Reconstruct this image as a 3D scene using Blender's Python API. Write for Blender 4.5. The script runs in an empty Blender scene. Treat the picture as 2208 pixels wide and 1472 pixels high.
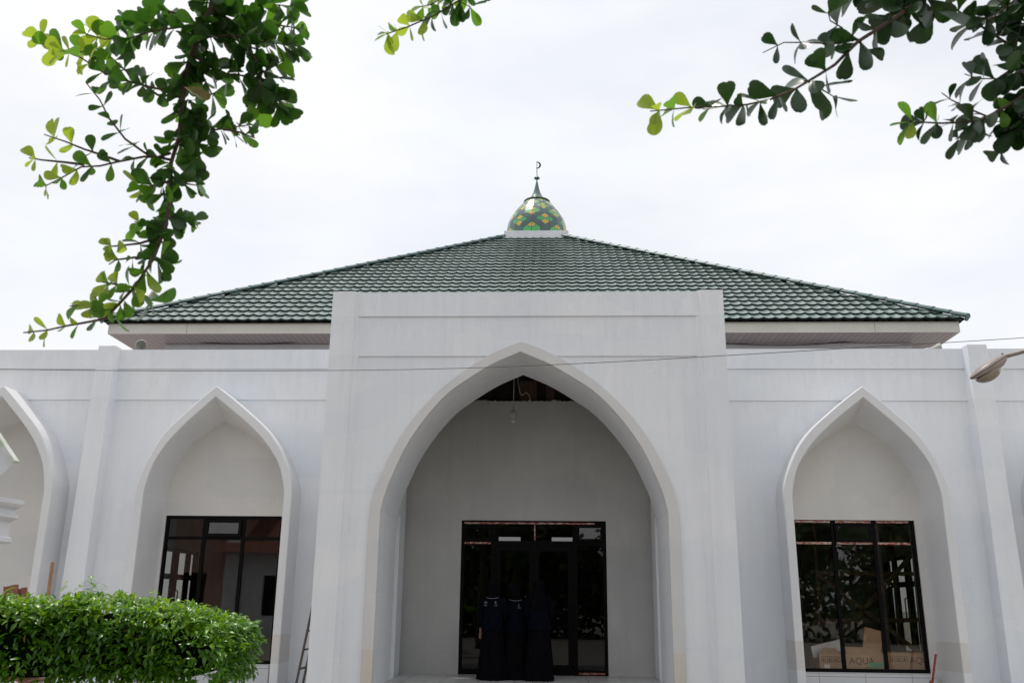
import bpy, math, random
from mathutils import Vector, Matrix, Quaternion
random.seed(7)
R = math.radians
SC = bpy.context.scene
COL = SC.collection

# ------------------------------------------------------------------ camera
F, CX, CY, HC = 1950.0, 1104.0, 736.0, 1.5
up = Vector((74, 6700, -F)).normalized()
vy = CY + (86 * 74 + F * F) / 6700
dd = Vector((86, -(vy - CY), -F)).normalized()
rr = dd.cross(up).normalized()
ROT = Matrix((rr, dd, up))                 # camera vector -> world vector
CAM = Vector((0, 0, HC))


def at(x, y, Y):
    """point on the plane of depth Y seen at photo pixel (x, y)"""
    w = ROT @ Vector((x - CX, -(y - CY), -F))
    return CAM + w * (Y / w.y)


cd = bpy.data.cameras.new('camera')
cam = bpy.data.objects.new('camera', cd)
COL.objects.link(cam)
cam.matrix_world = Matrix.Translation(CAM) @ ROT.to_4x4()
cd.sensor_width = 36
cd.lens = 36 * F / 2208
cd.clip_start = 0.05
cd.clip_end = 2000
cd.dof.use_dof = True
cd.dof.focus_distance = 16.5
cd.dof.aperture_fstop = 7.1
SC.camera = cam

# ------------------------------------------------------------------ helpers


class MB:
    def __init__(self):
        self.v, self.f, self.m, self.uv = [], [], [], {}

    def vert(self, p):
        self.v.append(tuple(p))
        return len(self.v) - 1

    def face(self, pts, m=0):
        i0 = len(self.v)
        self.v.extend(tuple(p) for p in pts)
        self.f.append(tuple(range(i0, i0 + len(pts))))
        self.m.append(m)

    def grid(self, rows, m=0, close=False):
        """rows of points -> shared vertex quads"""
        idx = [[self.vert(p) for p in r] for r in rows]
        for a, b in zip(idx, idx[1:]):
            n = len(a)
            for j in range(n if close else n - 1):
                k = (j + 1) % n
                self.f.append((a[j], a[k], b[k], b[j]))
                self.m.append(m)
        return idx

    def box(self, x0, x1, y0, y1, z0, z1, m=0, M=None):
        P = [Vector(p) for p in ((x0, y0, z0), (x1, y0, z0), (x1, y1, z0), (x0, y1, z0),
                                 (x0, y0, z1), (x1, y0, z1), (x1, y1, z1), (x0, y1, z1))]
        if M:
            P = [M @ p for p in P]
        i = len(self.v)
        self.v.extend(tuple(p) for p in P)
        for q in ((0, 3, 2, 1), (4, 5, 6, 7), (0, 1, 5, 4), (1, 2, 6, 5), (2, 3, 7, 6), (3, 0, 4, 7)):
            self.f.append(tuple(i + k for k in q))
            self.m.append(m)

    def bar(self, a, b, w, h=None, m=0, upv=Vector((0, 0, 1))):
        a, b = Vector(a), Vector(b)
        h = h or w
        d = b - a
        L = d.length
        d.normalize()
        s = d.cross(upv)
        if s.length < 1e-3:
            s = d.cross(Vector((0, 1, 0)))
        s.normalize()
        t = s.cross(d)
        M = Matrix((s, d, t)).transposed().to_4x4()
        M.translation = a
        self.box(-w / 2, w / 2, 0, L, -h / 2, h / 2, m, M)

    def tube(self, pts, rad, n=8, m=0, cap=True):
        pts = [Vector(p) for p in pts]
        rs = rad if isinstance(rad, (list, tuple)) else [rad] * len(pts)
        rows = []
        ref = Vector((0.31, 0.17, 0.93))
        for i, p in enumerate(pts):
            d = (pts[min(i + 1, len(pts) - 1)] - pts[max(i - 1, 0)])
            if d.length < 1e-9:
                d = Vector((0, 0, 1))
            d.normalize()
            s = d.cross(ref)
            if s.length < 1e-3:
                s = d.cross(Vector((1, 0, 0)))
            s.normalize()
            t = d.cross(s)
            rows.append([p + (s * math.cos(2 * math.pi * k / n) + t * math.sin(2 * math.pi * k / n)) * rs[i] for k in range(n)])
        idx = self.grid(rows, m, True)
        if cap:
            self.f.append(tuple(reversed(idx[0])))
            self.m.append(m)
            self.f.append(tuple(idx[-1]))
            self.m.append(m)

    def loft(self, rings, n=20, m=0, cap=True):
        """rings (cx, cy, z, rx, ry) -> closed surface"""
        rows = [[(cx + rx * math.cos(2 * math.pi * k / n), cy + ry * math.sin(2 * math.pi * k / n), z) for k in range(n)]
                for cx, cy, z, rx, ry in rings]
        idx = self.grid(rows, m, True)
        if cap:
            self.f.append(tuple(reversed(idx[0])))
            self.m.append(m)
            self.f.append(tuple(idx[-1]))
            self.m.append(m)

    def lathe(self, prof, c, n=24, m=0):
        self.loft([(c[0], c[1], z, r, r) for r, z in prof], n, m)

    def slab(self, axis, pos, th, a0, a1, z0, z1, holes=(), m=0):
        """wall with rectangular openings.  axis 'y': plane y=pos..pos+th spanning x; axis 'x': x=pos..pos+th spanning y"""
        A = sorted({a0, a1, *[h[0] for h in holes], *[h[1] for h in holes]})
        Z = sorted({z0, z1, *[h[2] for h in holes], *[h[3] for h in holes]})

        def P(a, d, z):
            return (a, pos + d, z) if axis == 'y' else (pos + d, a, z)

        def solid(i, j):
            if i < 0 or j < 0 or i >= len(A) - 1 or j >= len(Z) - 1:
                return False
            ca, cz = (A[i] + A[i + 1]) / 2, (Z[j] + Z[j + 1]) / 2
            return not any(h[0] < ca < h[1] and h[2] < cz < h[3] for h in holes)
        for i in range(len(A) - 1):
            for j in range(len(Z) - 1):
                if not solid(i, j):
                    continue
                a, b, c, d = A[i], A[i + 1], Z[j], Z[j + 1]
                self.face([P(a, 0, c), P(b, 0, c), P(b, 0, d), P(a, 0, d)], m)
                self.face([P(a, th, d), P(b, th, d), P(b, th, c), P(a, th, c)], m)
                if not solid(i - 1, j):
                    self.face([P(a, 0, c), P(a, 0, d), P(a, th, d), P(a, th, c)], m)
                if not solid(i + 1, j):
                    self.face([P(b, 0, d), P(b, 0, c), P(b, th, c), P(b, th, d)], m)
                if not solid(i, j - 1):
                    self.face([P(b, 0, c), P(a, 0, c), P(a, th, c), P(b, th, c)], m)
                if not solid(i, j + 1):
                    self.face([P(a, 0, d), P(b, 0, d), P(b, th, d), P(a, th, d)], m)

    def build(self, name, mat, parent=None, smooth=False, bevel=0, weld=False):
        me = bpy.data.meshes.new(name)
        me.from_pydata(self.v, [], self.f)
        for mm in (mat if isinstance(mat, (list, tuple)) else [mat]):
            me.materials.append(mm)
        me.polygons.foreach_set('material_index', self.m)
        if smooth:
            me.polygons.foreach_set('use_smooth', [True] * len(self.f))
        me.update()
        o = bpy.data.objects.new(name, me)
        COL.objects.link(o)
        if parent:
            o.parent = parent
            o.matrix_parent_inverse = parent.matrix_basis.inverted()
        if weld:
            w = o.modifiers.new('weld', 'WELD')
            w.merge_threshold = 0.0005
        if bevel:
            b = o.modifiers.new('bevel', 'BEVEL')
            b.width = bevel
            b.segments = 2
            b.limit_method = 'ANGLE'
            b.angle_limit = R(40)
        return o


def tag(o, label=None, cat=None, group=None, kind=None):
    if label:
        o['label'] = label
    if cat:
        o['category'] = cat
    if group:
        o['group'] = group
    if kind:
        o['kind'] = kind
    return o


def empty(name, loc, label=None, cat=None, group=None, kind=None):
    o = bpy.data.objects.new(name, None)
    o.empty_display_size = 0.2
    COL.objects.link(o)
    o.location = loc
    return tag(o, label, cat, group, kind)


def text(name, body, size, loc, mat, parent, yaw=0.0, align='CENTER', depth=0.0):
    c = bpy.data.curves.new(name, 'FONT')
    c.body = body
    c.size = size
    c.align_x = align
    c.align_y = 'CENTER'
    c.extrude = depth
    c.materials.append(mat)
    tmp = bpy.data.objects.new(name, c)
    COL.objects.link(tmp)
    dg = bpy.context.evaluated_depsgraph_get()
    dg.update()
    me = bpy.data.meshes.new_from_object(tmp.evaluated_get(dg))
    bpy.data.objects.remove(tmp)
    if not me.materials:
        me.materials.append(mat)
    o = bpy.data.objects.new(name, me)
    COL.objects.link(o)
    o.parent = parent
    o.matrix_parent_inverse = parent.matrix_basis.inverted()
    o.location = loc
    o.rotation_euler = (R(90), 0, yaw)
    return o


# ------------------------------------------------------------------ materials
def nt(name):
    m = bpy.data.materials.new(name)
    m.use_nodes = True
    t = m.node_tree
    b = t.nodes['Principled BSDF']
    return m, t, b


def node(t, typ, **kw):
    n = t.nodes.new(typ)
    for k, v in kw.items():
        if k.startswith('i_'):
            n.inputs[k[2:].replace('_', ' ')].default_value = v
        else:
            setattr(n, k, v)
    return n


def wpos(t, scale=(1, 1, 1)):
    g = node(t, 'ShaderNodeNewGeometry')
    mp = node(t, 'ShaderNodeMapping')
    mp.inputs['Scale'].default_value = scale
    t.links.new(g.outputs['Position'], mp.inputs['Vector'])
    return mp.outputs['Vector']


def noise(t, vec, scale, detail=4, rough=0.55):
    n = node(t, 'ShaderNodeTexNoise')
    n.inputs['Scale'].default_value = scale
    n.inputs['Detail'].default_value = detail
    n.inputs['Roughness'].default_value = rough
    t.links.new(vec, n.inputs['Vector'])
    return n.outputs['Fac']


def ramp(t, fac, stops):
    r = node(t, 'ShaderNodeValToRGB')
    e = r.color_ramp.elements
    while len(e) < len(stops):
        e.new(0.5)
    for q, (p, c) in zip(e, stops):
        q.position = p
        q.color = (*c, 1) if len(c) == 3 else c
    t.links.new(fac, r.inputs['Fac'])
    return r.outputs['Color']


def mix(t, fac, a, b, blend='MIX'):
    n = node(t, 'ShaderNodeMix', data_type='RGBA', blend_type=blend)
    for s, v in ((0, fac), (6, a), (7, b)):
        if isinstance(v, (int, float)):
            n.inputs[s].default_value = v
        elif isinstance(v, tuple):
            n.inputs[s].default_value = (*v, 1)
        else:
            t.links.new(v, n.inputs[s])
    return n.outputs[2]


def math_(t, op, a, b=None, c=None):
    n = node(t, 'ShaderNodeMath', operation=op)
    for i, v in enumerate((a, b, c)):
        if v is None:
            continue
        if isinstance(v, (int, float)):
            n.inputs[i].default_value = v
        else:
            t.links.new(v, n.inputs[i])
    return n.outputs[0]


def bump(t, b, h, strength=0.2, dist=0.01):
    n = node(t, 'ShaderNodeBump')
    n.inputs['Strength'].default_value = strength
    n.inputs['Distance'].default_value = dist
    t.links.new(h, n.inputs['Height'])
    t.links.new(n.outputs['Normal'], b.inputs['Normal'])


def simple(name, c1, c2=None, rough=0.6, scale=4, bs=0.0, bscale=60, metal=0.0, coat=0.0, spec=0.5):
    m, t, b = nt(name)
    c2 = c2 or tuple(x * 0.85 for x in c1)
    col = ramp(t, noise(t, wpos(t), scale), [(0.3, c1), (0.7, c2)])
    t.links.new(col, b.inputs['Base Color'])
    b.inputs['Roughness'].default_value = rough
    b.inputs['Metallic'].default_value = metal
    b.inputs['Coat Weight'].default_value = coat
    b.inputs['Specular IOR Level'].default_value = spec
    if bs:
        bump(t, b, noise(t, wpos(t), bscale, 3), bs, 0.004)
    return m


def plaster(name, a, c, streak, beige=None, ledges=()):
    m, t, b = nt(name)
    big = noise(t, wpos(t, (1, 1, 1)), 0.9, 5, 0.6)
    col = ramp(t, big, [(0.35, a), (0.65, c)])
    # brush and roller patches: blocky, slightly bluer
    vo = node(t, 'ShaderNodeTexVoronoi', distance='CHEBYCHEV')
    vo.inputs['Scale'].default_value = 0.75
    vo.inputs['Randomness'].default_value = 0.9
    t.links.new(wpos(t, (1, 0.2, 1.6)), vo.inputs['Vector'])
    pm = ramp(t, vo.outputs['Color'], [(0.45, (0, 0, 0)), (0.6, (1, 1, 1))])
    col = mix(t, math_(t, 'MULTIPLY', pm, 0.35), col, tuple(x * y for x, y in zip(c, (0.93, 0.955, 0.985))))
    # rain streaks running down
    st = noise(t, wpos(t, (5, 5, 0.35)), 1.0, 6, 0.65)
    sm = ramp(t, st, [(0.5, (0, 0, 0)), (0.75, (1, 1, 1))])
    col = mix(t, math_(t, 'MULTIPLY', sm, streak), col, tuple(x * 0.78 for x in a))
    fine = noise(t, wpos(t, (16, 16, 0.6)), 1.0, 4, 0.7)
    fm = ramp(t, fine, [(0.56, (0, 0, 0)), (0.72, (1, 1, 1))])
    col = mix(t, math_(t, 'MULTIPLY', math_(t, 'MULTIPLY', fm, ramp(t, noise(t, wpos(t), 0.7, 3), [(0.42, (0, 0, 0)), (0.62, (1, 1, 1))])), streak * 0.9), col, tuple(x * 0.74 for x in a))
    if ledges:
        gg = node(t, 'ShaderNodeNewGeometry')
        sz = node(t, 'ShaderNodeSeparateXYZ')
        t.links.new(gg.outputs['Position'], sz.inputs[0])
        dn = noise(t, wpos(t, (9, 9, 0.25)), 1.0, 5, 0.7)
        tot = None
        for lz in ledges:
            dz = math_(t, 'SUBTRACT', lz, sz.outputs['Z'])
            ln_ = math_(t, 'MULTIPLY', ramp(t, dn, [(0.40, (0, 0, 0)), (0.75, (1, 1, 1))]), 0.75)      # how far each drip runs
            mk = math_(t, 'MULTIPLY', math_(t, 'GREATER_THAN', dz, 0.0), math_(t, 'LESS_THAN', dz, ln_))
            tot = mk if tot is None else math_(t, 'MAXIMUM', tot, mk)
        col = mix(t, math_(t, 'MULTIPLY', tot, 0.09), col, tuple(x * 0.62 for x in a))
    vc = node(t, 'ShaderNodeTexVoronoi', feature='DISTANCE_TO_EDGE')
    vc.inputs['Scale'].default_value = 0.8
    dist = node(t, 'ShaderNodeVectorMath', operation='ADD')
    nz_ = node(t, 'ShaderNodeTexNoise')
    nz_.inputs['Scale'].default_value = 2.5
    t.links.new(wpos(t), nz_.inputs['Vector'])
    t.links.new(wpos(t), dist.inputs[0])
    t.links.new(nz_.outputs['Color'], dist.inputs[1])
    t.links.new(dist.outputs[0], vc.inputs['Vector'])
    ck = math_(t, 'MULTIPLY', math_(t, 'LESS_THAN', vc.outputs['Distance'], 0.0035), ramp(t, noise(t, wpos(t), 0.55, 2), [(0.52, (0, 0, 0)), (0.6, (1, 1, 1))]))
    col = mix(t, math_(t, 'MULTIPLY', ck, 0.16), col, tuple(x * 0.55 for x in a))
    if beige:
        g = node(t, 'ShaderNodeNewGeometry')
        s = node(t, 'ShaderNodeSeparateXYZ')
        t.links.new(g.outputs['Position'], s.inputs['Vector'])
        z = math_(t, 'ADD', s.outputs['Z'], math_(t, 'MULTIPLY', noise(t, wpos(t), 6, 2), 0.03))
        lo = math_(t, 'GREATER_THAN', z, beige[0])
        hi = math_(t, 'LESS_THAN', z, beige[1])
        col = mix(t, math_(t, 'MULTIPLY', math_(t, 'MULTIPLY', lo, hi), 0.8), col, beige[2])
    t.links.new(col, b.inputs['Base Color'])
    b.inputs['Roughness'].default_value = 0.62
    b.inputs['Specular IOR Level'].default_value = 0.35
    h = math_(t, 'ADD', noise(t, wpos(t), 90, 3), math_(t, 'MULTIPLY', noise(t, wpos(t), 2.2, 4), 3.0))
    bump(t, b, h, 0.3, 0.009)
    return m


M = {}
M['wall'] = plaster('white_plaster', (0.82, 0.835, 0.86), (0.775, 0.80, 0.835), 0.24, ledges=(6.29, 5.905, 5.285))
M['portal'] = plaster('portal_plaster', (0.795, 0.805, 0.825), (0.735, 0.76, 0.795), 0.30, ledges=(6.47, 6.06, 5.385))
M['trim'] = plaster('arch_plaster', (0.64, 0.635, 0.625), (0.60, 0.595, 0.585), 0.15, (0.0, 0.86, (0.60, 0.55, 0.47)))
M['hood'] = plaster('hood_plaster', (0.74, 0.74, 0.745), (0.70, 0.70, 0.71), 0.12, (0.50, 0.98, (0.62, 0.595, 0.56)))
M['niche'] = plaster('shaded_niche_plaster', (0.66, 0.64, 0.61), (0.60, 0.585, 0.565), 0.12)  # darker, warmer wall plaster: the niche's shade is in the colour
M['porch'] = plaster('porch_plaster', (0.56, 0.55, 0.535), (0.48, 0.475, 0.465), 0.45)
M['hall'] = simple('hall_wall_paint', (0.34, 0.33, 0.31), (0.27, 0.26, 0.25), 0.7, 2)
M['hallfloor'] = simple('hall_floor_tile', (0.30, 0.25, 0.20), (0.24, 0.2, 0.17), 0.35, 3)
M['black'] = simple('black_aluminium', (0.004, 0.0036, 0.0036), (0.007, 0.006, 0.006), 0.45, 20, spec=0.06)
M['dark'] = simple('dark_timber', (0.03, 0.02, 0.016), (0.016, 0.011, 0.009), 0.8, 8, 0.4, 20, spec=0.15)
M['cream'] = simple('cream_fascia', (0.62, 0.60, 0.54), (0.55, 0.53, 0.48), 0.55, 1.5)
M['wood'] = simple('raw_timber', (0.42, 0.22, 0.11), (0.30, 0.15, 0.08), 0.65, 12, 0.3, 60)
M['red'] = simple('red_paint', (0.33, 0.05, 0.03), (0.2, 0.03, 0.02), 0.5, 10)
M['clay'] = simple('terracotta', (0.30, 0.12, 0.085), (0.19, 0.08, 0.06), 0.8, 14, 0.4, 80)
M['card'] = simple('cardboard', (0.50, 0.33, 0.19), (0.44, 0.28, 0.16), 0.8, 6)
M['cardink'] = simple('carton_ink', (0.10, 0.055, 0.03), None, 0.8)
M['paper'] = simple('white_foam', (0.8, 0.8, 0.8), (0.7, 0.7, 0.72), 0.7)
M['green_label'] = simple('green_label', (0.12, 0.5, 0.27), (0.1, 0.42, 0.22), 0.5)
M['wire'] = simple('black_cable', (0.02, 0.02, 0.022), None, 0.5)
M['cord'] = simple('white_cord', (0.5, 0.48, 0.44), None, 0.5)
M['lamp'] = simple('weathered_lamp_paint', (0.30, 0.25, 0.225), (0.21, 0.17, 0.15), 0.45, 9, 0.2, 30)
M['steel'] = simple('galvanised_steel', (0.36, 0.30, 0.27), (0.26, 0.21, 0.19), 0.45, 6, metal=0.3)
M['horn'] = simple('horn_speaker_grey', (0.40, 0.40, 0.36), (0.32, 0.33, 0.3), 0.5, 8)
M['crescent'] = simple('dark_metal', (0.04, 0.045, 0.055), None, 0.35, metal=0.6)
M['cap'] = simple('dome_cap_green', (0.055, 0.115, 0.105), (0.075, 0.14, 0.13), 0.22, 5, coat=0.5)
M['domebase'] = simple('dome_base_white', (0.72, 0.72, 0.75), (0.64, 0.64, 0.68), 0.6, 2)
M['navy'] = simple('navy_cloth', (0.003, 0.004, 0.0085), (0.002, 0.0028, 0.006), 0.9, 9, 0.5, 40, spec=0.05)
M['skirt'] = simple('black_cloth', (0.005, 0.005, 0.0065), (0.003, 0.003, 0.0045), 0.95, 9, 0.5, 30, spec=0.03)
M['skin'] = simple('skin', (0.36, 0.20, 0.13), (0.31, 0.17, 0.11), 0.5)
M['white_ink'] = simple('white_print', (0.27, 0.27, 0.30), None, 0.7)
M['shoe'] = simple('black_shoe', (0.006, 0.006, 0.006), None, 0.5, spec=0.1)
M['bark'] = simple('twig_bark', (0.11, 0.065, 0.05), (0.07, 0.045, 0.035), 0.8, 30, 0.4, 80)
M['trunk'] = simple('tree_bark', (0.13, 0.10, 0.08), (0.07, 0.055, 0.045), 0.9, 5, 0.6, 14)
M['moss'] = simple('mossy_white_concrete', (0.66, 0.67, 0.66), (0.42, 0.48, 0.36), 0.75, 16, 0.4, 50)
M['concrete'] = simple('painted_concrete', (0.70, 0.71, 0.73), (0.62, 0.63, 0.66), 0.65, 5, 0.3, 40)
M['brass'] = simple('brushed_steel_handle', (0.5, 0.5, 0.5), None, 0.25, metal=0.9)
M['yard'] = simple('yard_concrete', (0.30, 0.275, 0.24), (0.23, 0.21, 0.185), 0.85, 1.2, 0.4, 25)
M['roofdeck'] = simple('grey_roof_deck', (0.30, 0.29, 0.28), None, 0.9)
M['red_roof'] = simple('red_roof_tile', (0.23, 0.075, 0.05), (0.15, 0.05, 0.035), 0.7, 20, 0.5, 10)


def tiles_floor():
    m, t, b = nt('porch_floor_tile')
    br = node(t, 'ShaderNodeTexBrick')
    br.offset = 0.0
    br.inputs['Scale'].default_value = 1.0
    br.inputs['Brick Width'].default_value = 0.6
    br.inputs['Row Height'].default_value = 0.6
    br.inputs['Mortar Size'].default_value = 0.006
    br.inputs['Color1'].default_value = (0.50, 0.50, 0.49, 1)
    br.inputs['Color2'].default_value = (0.46, 0.465, 0.46, 1)
    br.inputs['Mortar'].default_value = (0.16, 0.15, 0.14, 1)
    t.links.new(wpos(t), br.inputs['Vector'])
    t.links.new(br.outputs['Color'], b.inputs['Base Color'])
    b.inputs['Roughness'].default_value = 0.3
    return m


M['tile'] = tiles_floor()


def plinth_tile():
    m, t, b = nt('plinth_tile')
    br = node(t, 'ShaderNodeTexBrick')
    br.offset = 0.0
    for k, v in (('Scale', 1.0), ('Brick Width', 0.8), ('Row Height', 0.8), ('Mortar Size', 0.005)):
        br.inputs[k].default_value = v
    br.inputs['Color1'].default_value = (0.62, 0.63, 0.64, 1)
    br.inputs['Color2'].default_value = (0.58, 0.59, 0.61, 1)
    br.inputs['Mortar'].default_value = (0.25, 0.24, 0.23, 1)
    mp = node(t, 'ShaderNodeMapping')
    mp.inputs['Rotation'].default_value = (R(90), 0, 0)
    mp.inputs['Location'].default_value = (0.13, 0.36, 0)
    t.links.new(wpos(t), mp.inputs['Vector'])
    t.links.new(mp.outputs['Vector'], br.inputs['Vector'])
    t.links.new(br.outputs['Color'], b.inputs['Base Color'])
    b.inputs['Roughness'].default_value = 0.35
    return m


M['plinth'] = plinth_tile()


def roof_mat():
    m, t, b = nt('glazed_green_roof_tile')
    col = ramp(t, noise(t, wpos(t), 0.9, 6, 0.7), [(0.3, (0.085, 0.145, 0.126)), (0.7, (0.125, 0.19, 0.168))])
    # every tile fired and weathered a little differently
    fl = node(t, 'ShaderNodeVectorMath', operation='FLOOR')
    t.links.new(wpos(t, (1 / 0.26, 1 / 0.345, 0.0)), fl.inputs[0])
    wn = node(t, 'ShaderNodeTexWhiteNoise', noise_dimensions='2D')
    t.links.new(fl.outputs[0], wn.inputs['Vector'])
    col = mix(t, 1.0, col, ramp(t, wn.outputs['Value'], [(0.0, (0.80, 0.82, 0.82)), (0.8, (1.05, 1.05, 1.05)), (1.0, (1.25, 1.22, 1.18))]), 'MULTIPLY')
    d = noise(t, wpos(t, (1, 1, 1)), 16, 3)
    col = mix(t, math_(t, 'MULTIPLY', ramp(t, d, [(0.55, (0, 0, 0)), (0.8, (1, 1, 1))]), 0.45), col, (0.21, 0.24, 0.21))
    t.links.new(col, b.inputs['Base Color'])
    rg = ramp(t, noise(t, wpos(t), 5, 4), [(0.3, (0.22, 0.22, 0.22)), (0.7, (0.42, 0.42, 0.42))])
    t.links.new(rg, b.inputs['Roughness'])
    b.inputs['Coat Weight'].default_value = 0.6
    b.inputs['Coat Roughness'].default_value = 0.2
    return m


M['roof'] = roof_mat()
M['ridge'] = simple('ridge_cap_green', (0.04, 0.092, 0.088), (0.055, 0.118, 0.108), 0.42, 4)


def soffit_mat():
    m, t, b = nt('soffit_plank')
    br = node(t, 'ShaderNodeTexBrick')
    br.offset = 0.0
    for k, v in (('Scale', 1.0), ('Brick Width', 0.15), ('Row Height', 30.0), ('Mortar Size', 0.008)):
        br.inputs[k].default_value = v
    br.inputs['Color1'].default_value = (0.47, 0.40, 0.41, 1)
    br.inputs['Color2'].default_value = (0.43, 0.37, 0.385, 1)
    br.inputs['Mortar'].default_value = (0.2, 0.17, 0.17, 1)
    t.links.new(wpos(t), br.inputs['Vector'])
    t.links.new(br.outputs['Color'], b.inputs['Base Color'])
    b.inputs['Roughness'].default_value = 0.4
    return m


M['soffit'] = soffit_mat()


def glass(name, tint, refl=1.0):
    m, t, b = nt(name)
    t.nodes.remove(b)
    out = t.nodes['Material Output']
    tr = node(t, 'ShaderNodeBsdfTransparent')
    tr.inputs['Color'].default_value = (*tint, 1)
    gl = node(t, 'ShaderNodeBsdfGlossy')
    gl.inputs['Roughness'].default_value = 0.0
    gl.inputs['Color'].default_value = (refl, refl, refl, 1)
    # Schlick reflectance, the same from both faces of the pane
    gm = node(t, 'ShaderNodeNewGeometry')
    dp = node(t, 'ShaderNodeVectorMath', operation='DOT_PRODUCT')
    t.links.new(gm.outputs['Incoming'], dp.inputs[0])
    t.links.new(gm.outputs['Normal'], dp.inputs[1])
    fr = math_(t, 'ADD', 0.04, math_(t, 'MULTIPLY', 0.96, math_(t, 'POWER', math_(t, 'SUBTRACT', 1.0, math_(t, 'ABSOLUTE', dp.outputs['Value'])), 5.0)))
    # gentle waviness of real panes
    bp = node(t, 'ShaderNodeBump')
    bp.inputs['Strength'].default_value = 0.03
    bp.inputs['Distance'].default_value = 0.02
    t.links.new(noise(t, wpos(t), 1.3, 1), bp.inputs['Height'])
    t.links.new(bp.outputs['Normal'], gl.inputs['Normal'])
    mx = node(t, 'ShaderNodeMixShader')
    t.links.new(fr, mx.inputs[0])
    t.links.new(tr.outputs[0], mx.inputs[1])
    t.links.new(gl.outputs[0], mx.inputs[2])
    t.links.new(mx.outputs[0], out.inputs['Surface'])
    return m


M['glass'] = glass('tinted_glass', (0.90, 0.89, 0.88), 1.0)
M['glassdark'] = glass('dark_tinted_glass', (0.42, 0.42, 0.42), 0.7)
M['glassclear'] = glass('clear_glass', (0.54, 0.55, 0.54))


def tape_mat():
    m, t, b = nt('torn_protective_tape')
    n1 = noise(t, wpos(t, (9, 1, 30)), 1.6, 3, 0.7)
    col = ramp(t, n1, [(0.47, (0.25, 0.05, 0.025)), (0.5, (0.38, 0.09, 0.04)), (0.56, (0.66, 0.62, 0.58)), (0.64, (0.12, 0.09, 0.08))])
    t.links.new(col, b.inputs['Base Color'])
    b.inputs['Roughness'].default_value = 0.5
    return m


M['tape'] = tape_mat()


def dome_mat():
    m, t, b = nt('dome_enamel_pattern')
    uv = node(t, 'ShaderNodeUVMap', uv_map='dome')
    s = node(t, 'ShaderNodeSeparateXYZ')
    t.links.new(uv.outputs[0], s.inputs[0])
    u, v = s.outputs['X'], s.outputs['Y']
    green, yellow, gap = [], [], []

    def lattice(cu, cv):
        du = math_(t, 'SUBTRACT', math_(t, 'FLOORED_MODULO', math_(t, 'ADD', u, 1.5 - cu), 3.0), 1.5)
        dv = math_(t, 'SUBTRACT', math_(t, 'FLOORED_MODULO', math_(t, 'ADD', v, 1.6 - cv), 3.2), 1.6)
        au, av = math_(t, 'ABSOLUTE', du), math_(t, 'ABSOLUTE', dv)
        ins = math_(t, 'LESS_THAN', math_(t, 'ADD', au, av), 0.96)
        df = math_(t, 'SUBTRACT', av, au)
        ok = math_(t, 'GREATER_THAN', math_(t, 'ABSOLUTE', df), 0.06)
        ye = math_(t, 'MULTIPLY', math_(t, 'GREATER_THAN', df, 0), math_(t, 'MULTIPLY', ins, ok))
        gr = math_(t, 'MULTIPLY', math_(t, 'LESS_THAN', df, 0), math_(t, 'MULTIPLY', ins, ok))
        return gr, ye, au
    g1, y1, au1 = lattice(-0.5, -0.15)
    g2, y2, _ = lattice(1.0, 1.45)
    # bottom row: the two green pieces run down to the base as pentagons
    base = math_(t, 'MULTIPLY', math_(t, 'LESS_THAN', v, -0.15), math_(t, 'MULTIPLY', math_(t, 'LESS_THAN', au1, 0.93), math_(t, 'GREATER_THAN', au1, 0.03)))
    y1 = math_(t, 'MULTIPLY', y1, math_(t, 'GREATER_THAN', v, -0.15))
    g = math_(t, 'MAXIMUM', math_(t, 'MAXIMUM', g1, base), g2)
    y = math_(t, 'MAXIMUM', y1, y2)
    col = mix(t, g, (0.050, 0.098, 0.095), (0.05, 0.42, 0.10))
    col = mix(t, y, col, (0.55, 0.40, 0.05))
    seam = math_(t, 'ABSOLUTE', math_(t, 'SUBTRACT', math_(t, 'FLOORED_MODULO', u, 1.0), 0.5))
    col = mix(t, math_(t, 'LESS_THAN', seam, 0.025), col, (0.02, 0.03, 0.03))
    t.links.new(col, b.inputs['Base Color'])
    b.inputs['Roughness'].default_value = 0.34
    b.inputs['Coat Weight'].default_value = 0.45
    b.inputs['Coat Roughness'].default_value = 0.16
    return m


M['dome'] = dome_mat()


def leaf_mat(name, c1, c2, trans, rough=0.35, tcol=None, tw=0.4):
    m, t, b = nt(name)
    oi = node(t, 'ShaderNodeNewGeometry')
    rnd = oi.outputs['Random Per Island']
    col = ramp(t, rnd, [(0.0, c1), (1.0, c2)])
    t.links.new(col, b.inputs['Base Color'])
    b.inputs['Roughness'].default_value = rough
    b.inputs['Specular IOR Level'].default_value = 0.45
    tl = node(t, 'ShaderNodeBsdfTranslucent')
    tl.inputs['Color'].default_value = (*(tcol or trans), 1)
    mx = node(t, 'ShaderNodeMixShader')
    mx.inputs[0].default_value = tw
    out = t.nodes['Material Output']
    t.links.new(b.outputs[0], mx.inputs[1])
    t.links.new(tl.outputs[0], mx.inputs[2])
    t.links.new(mx.outputs[0], out.inputs['Surface'])
    return m


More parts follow.
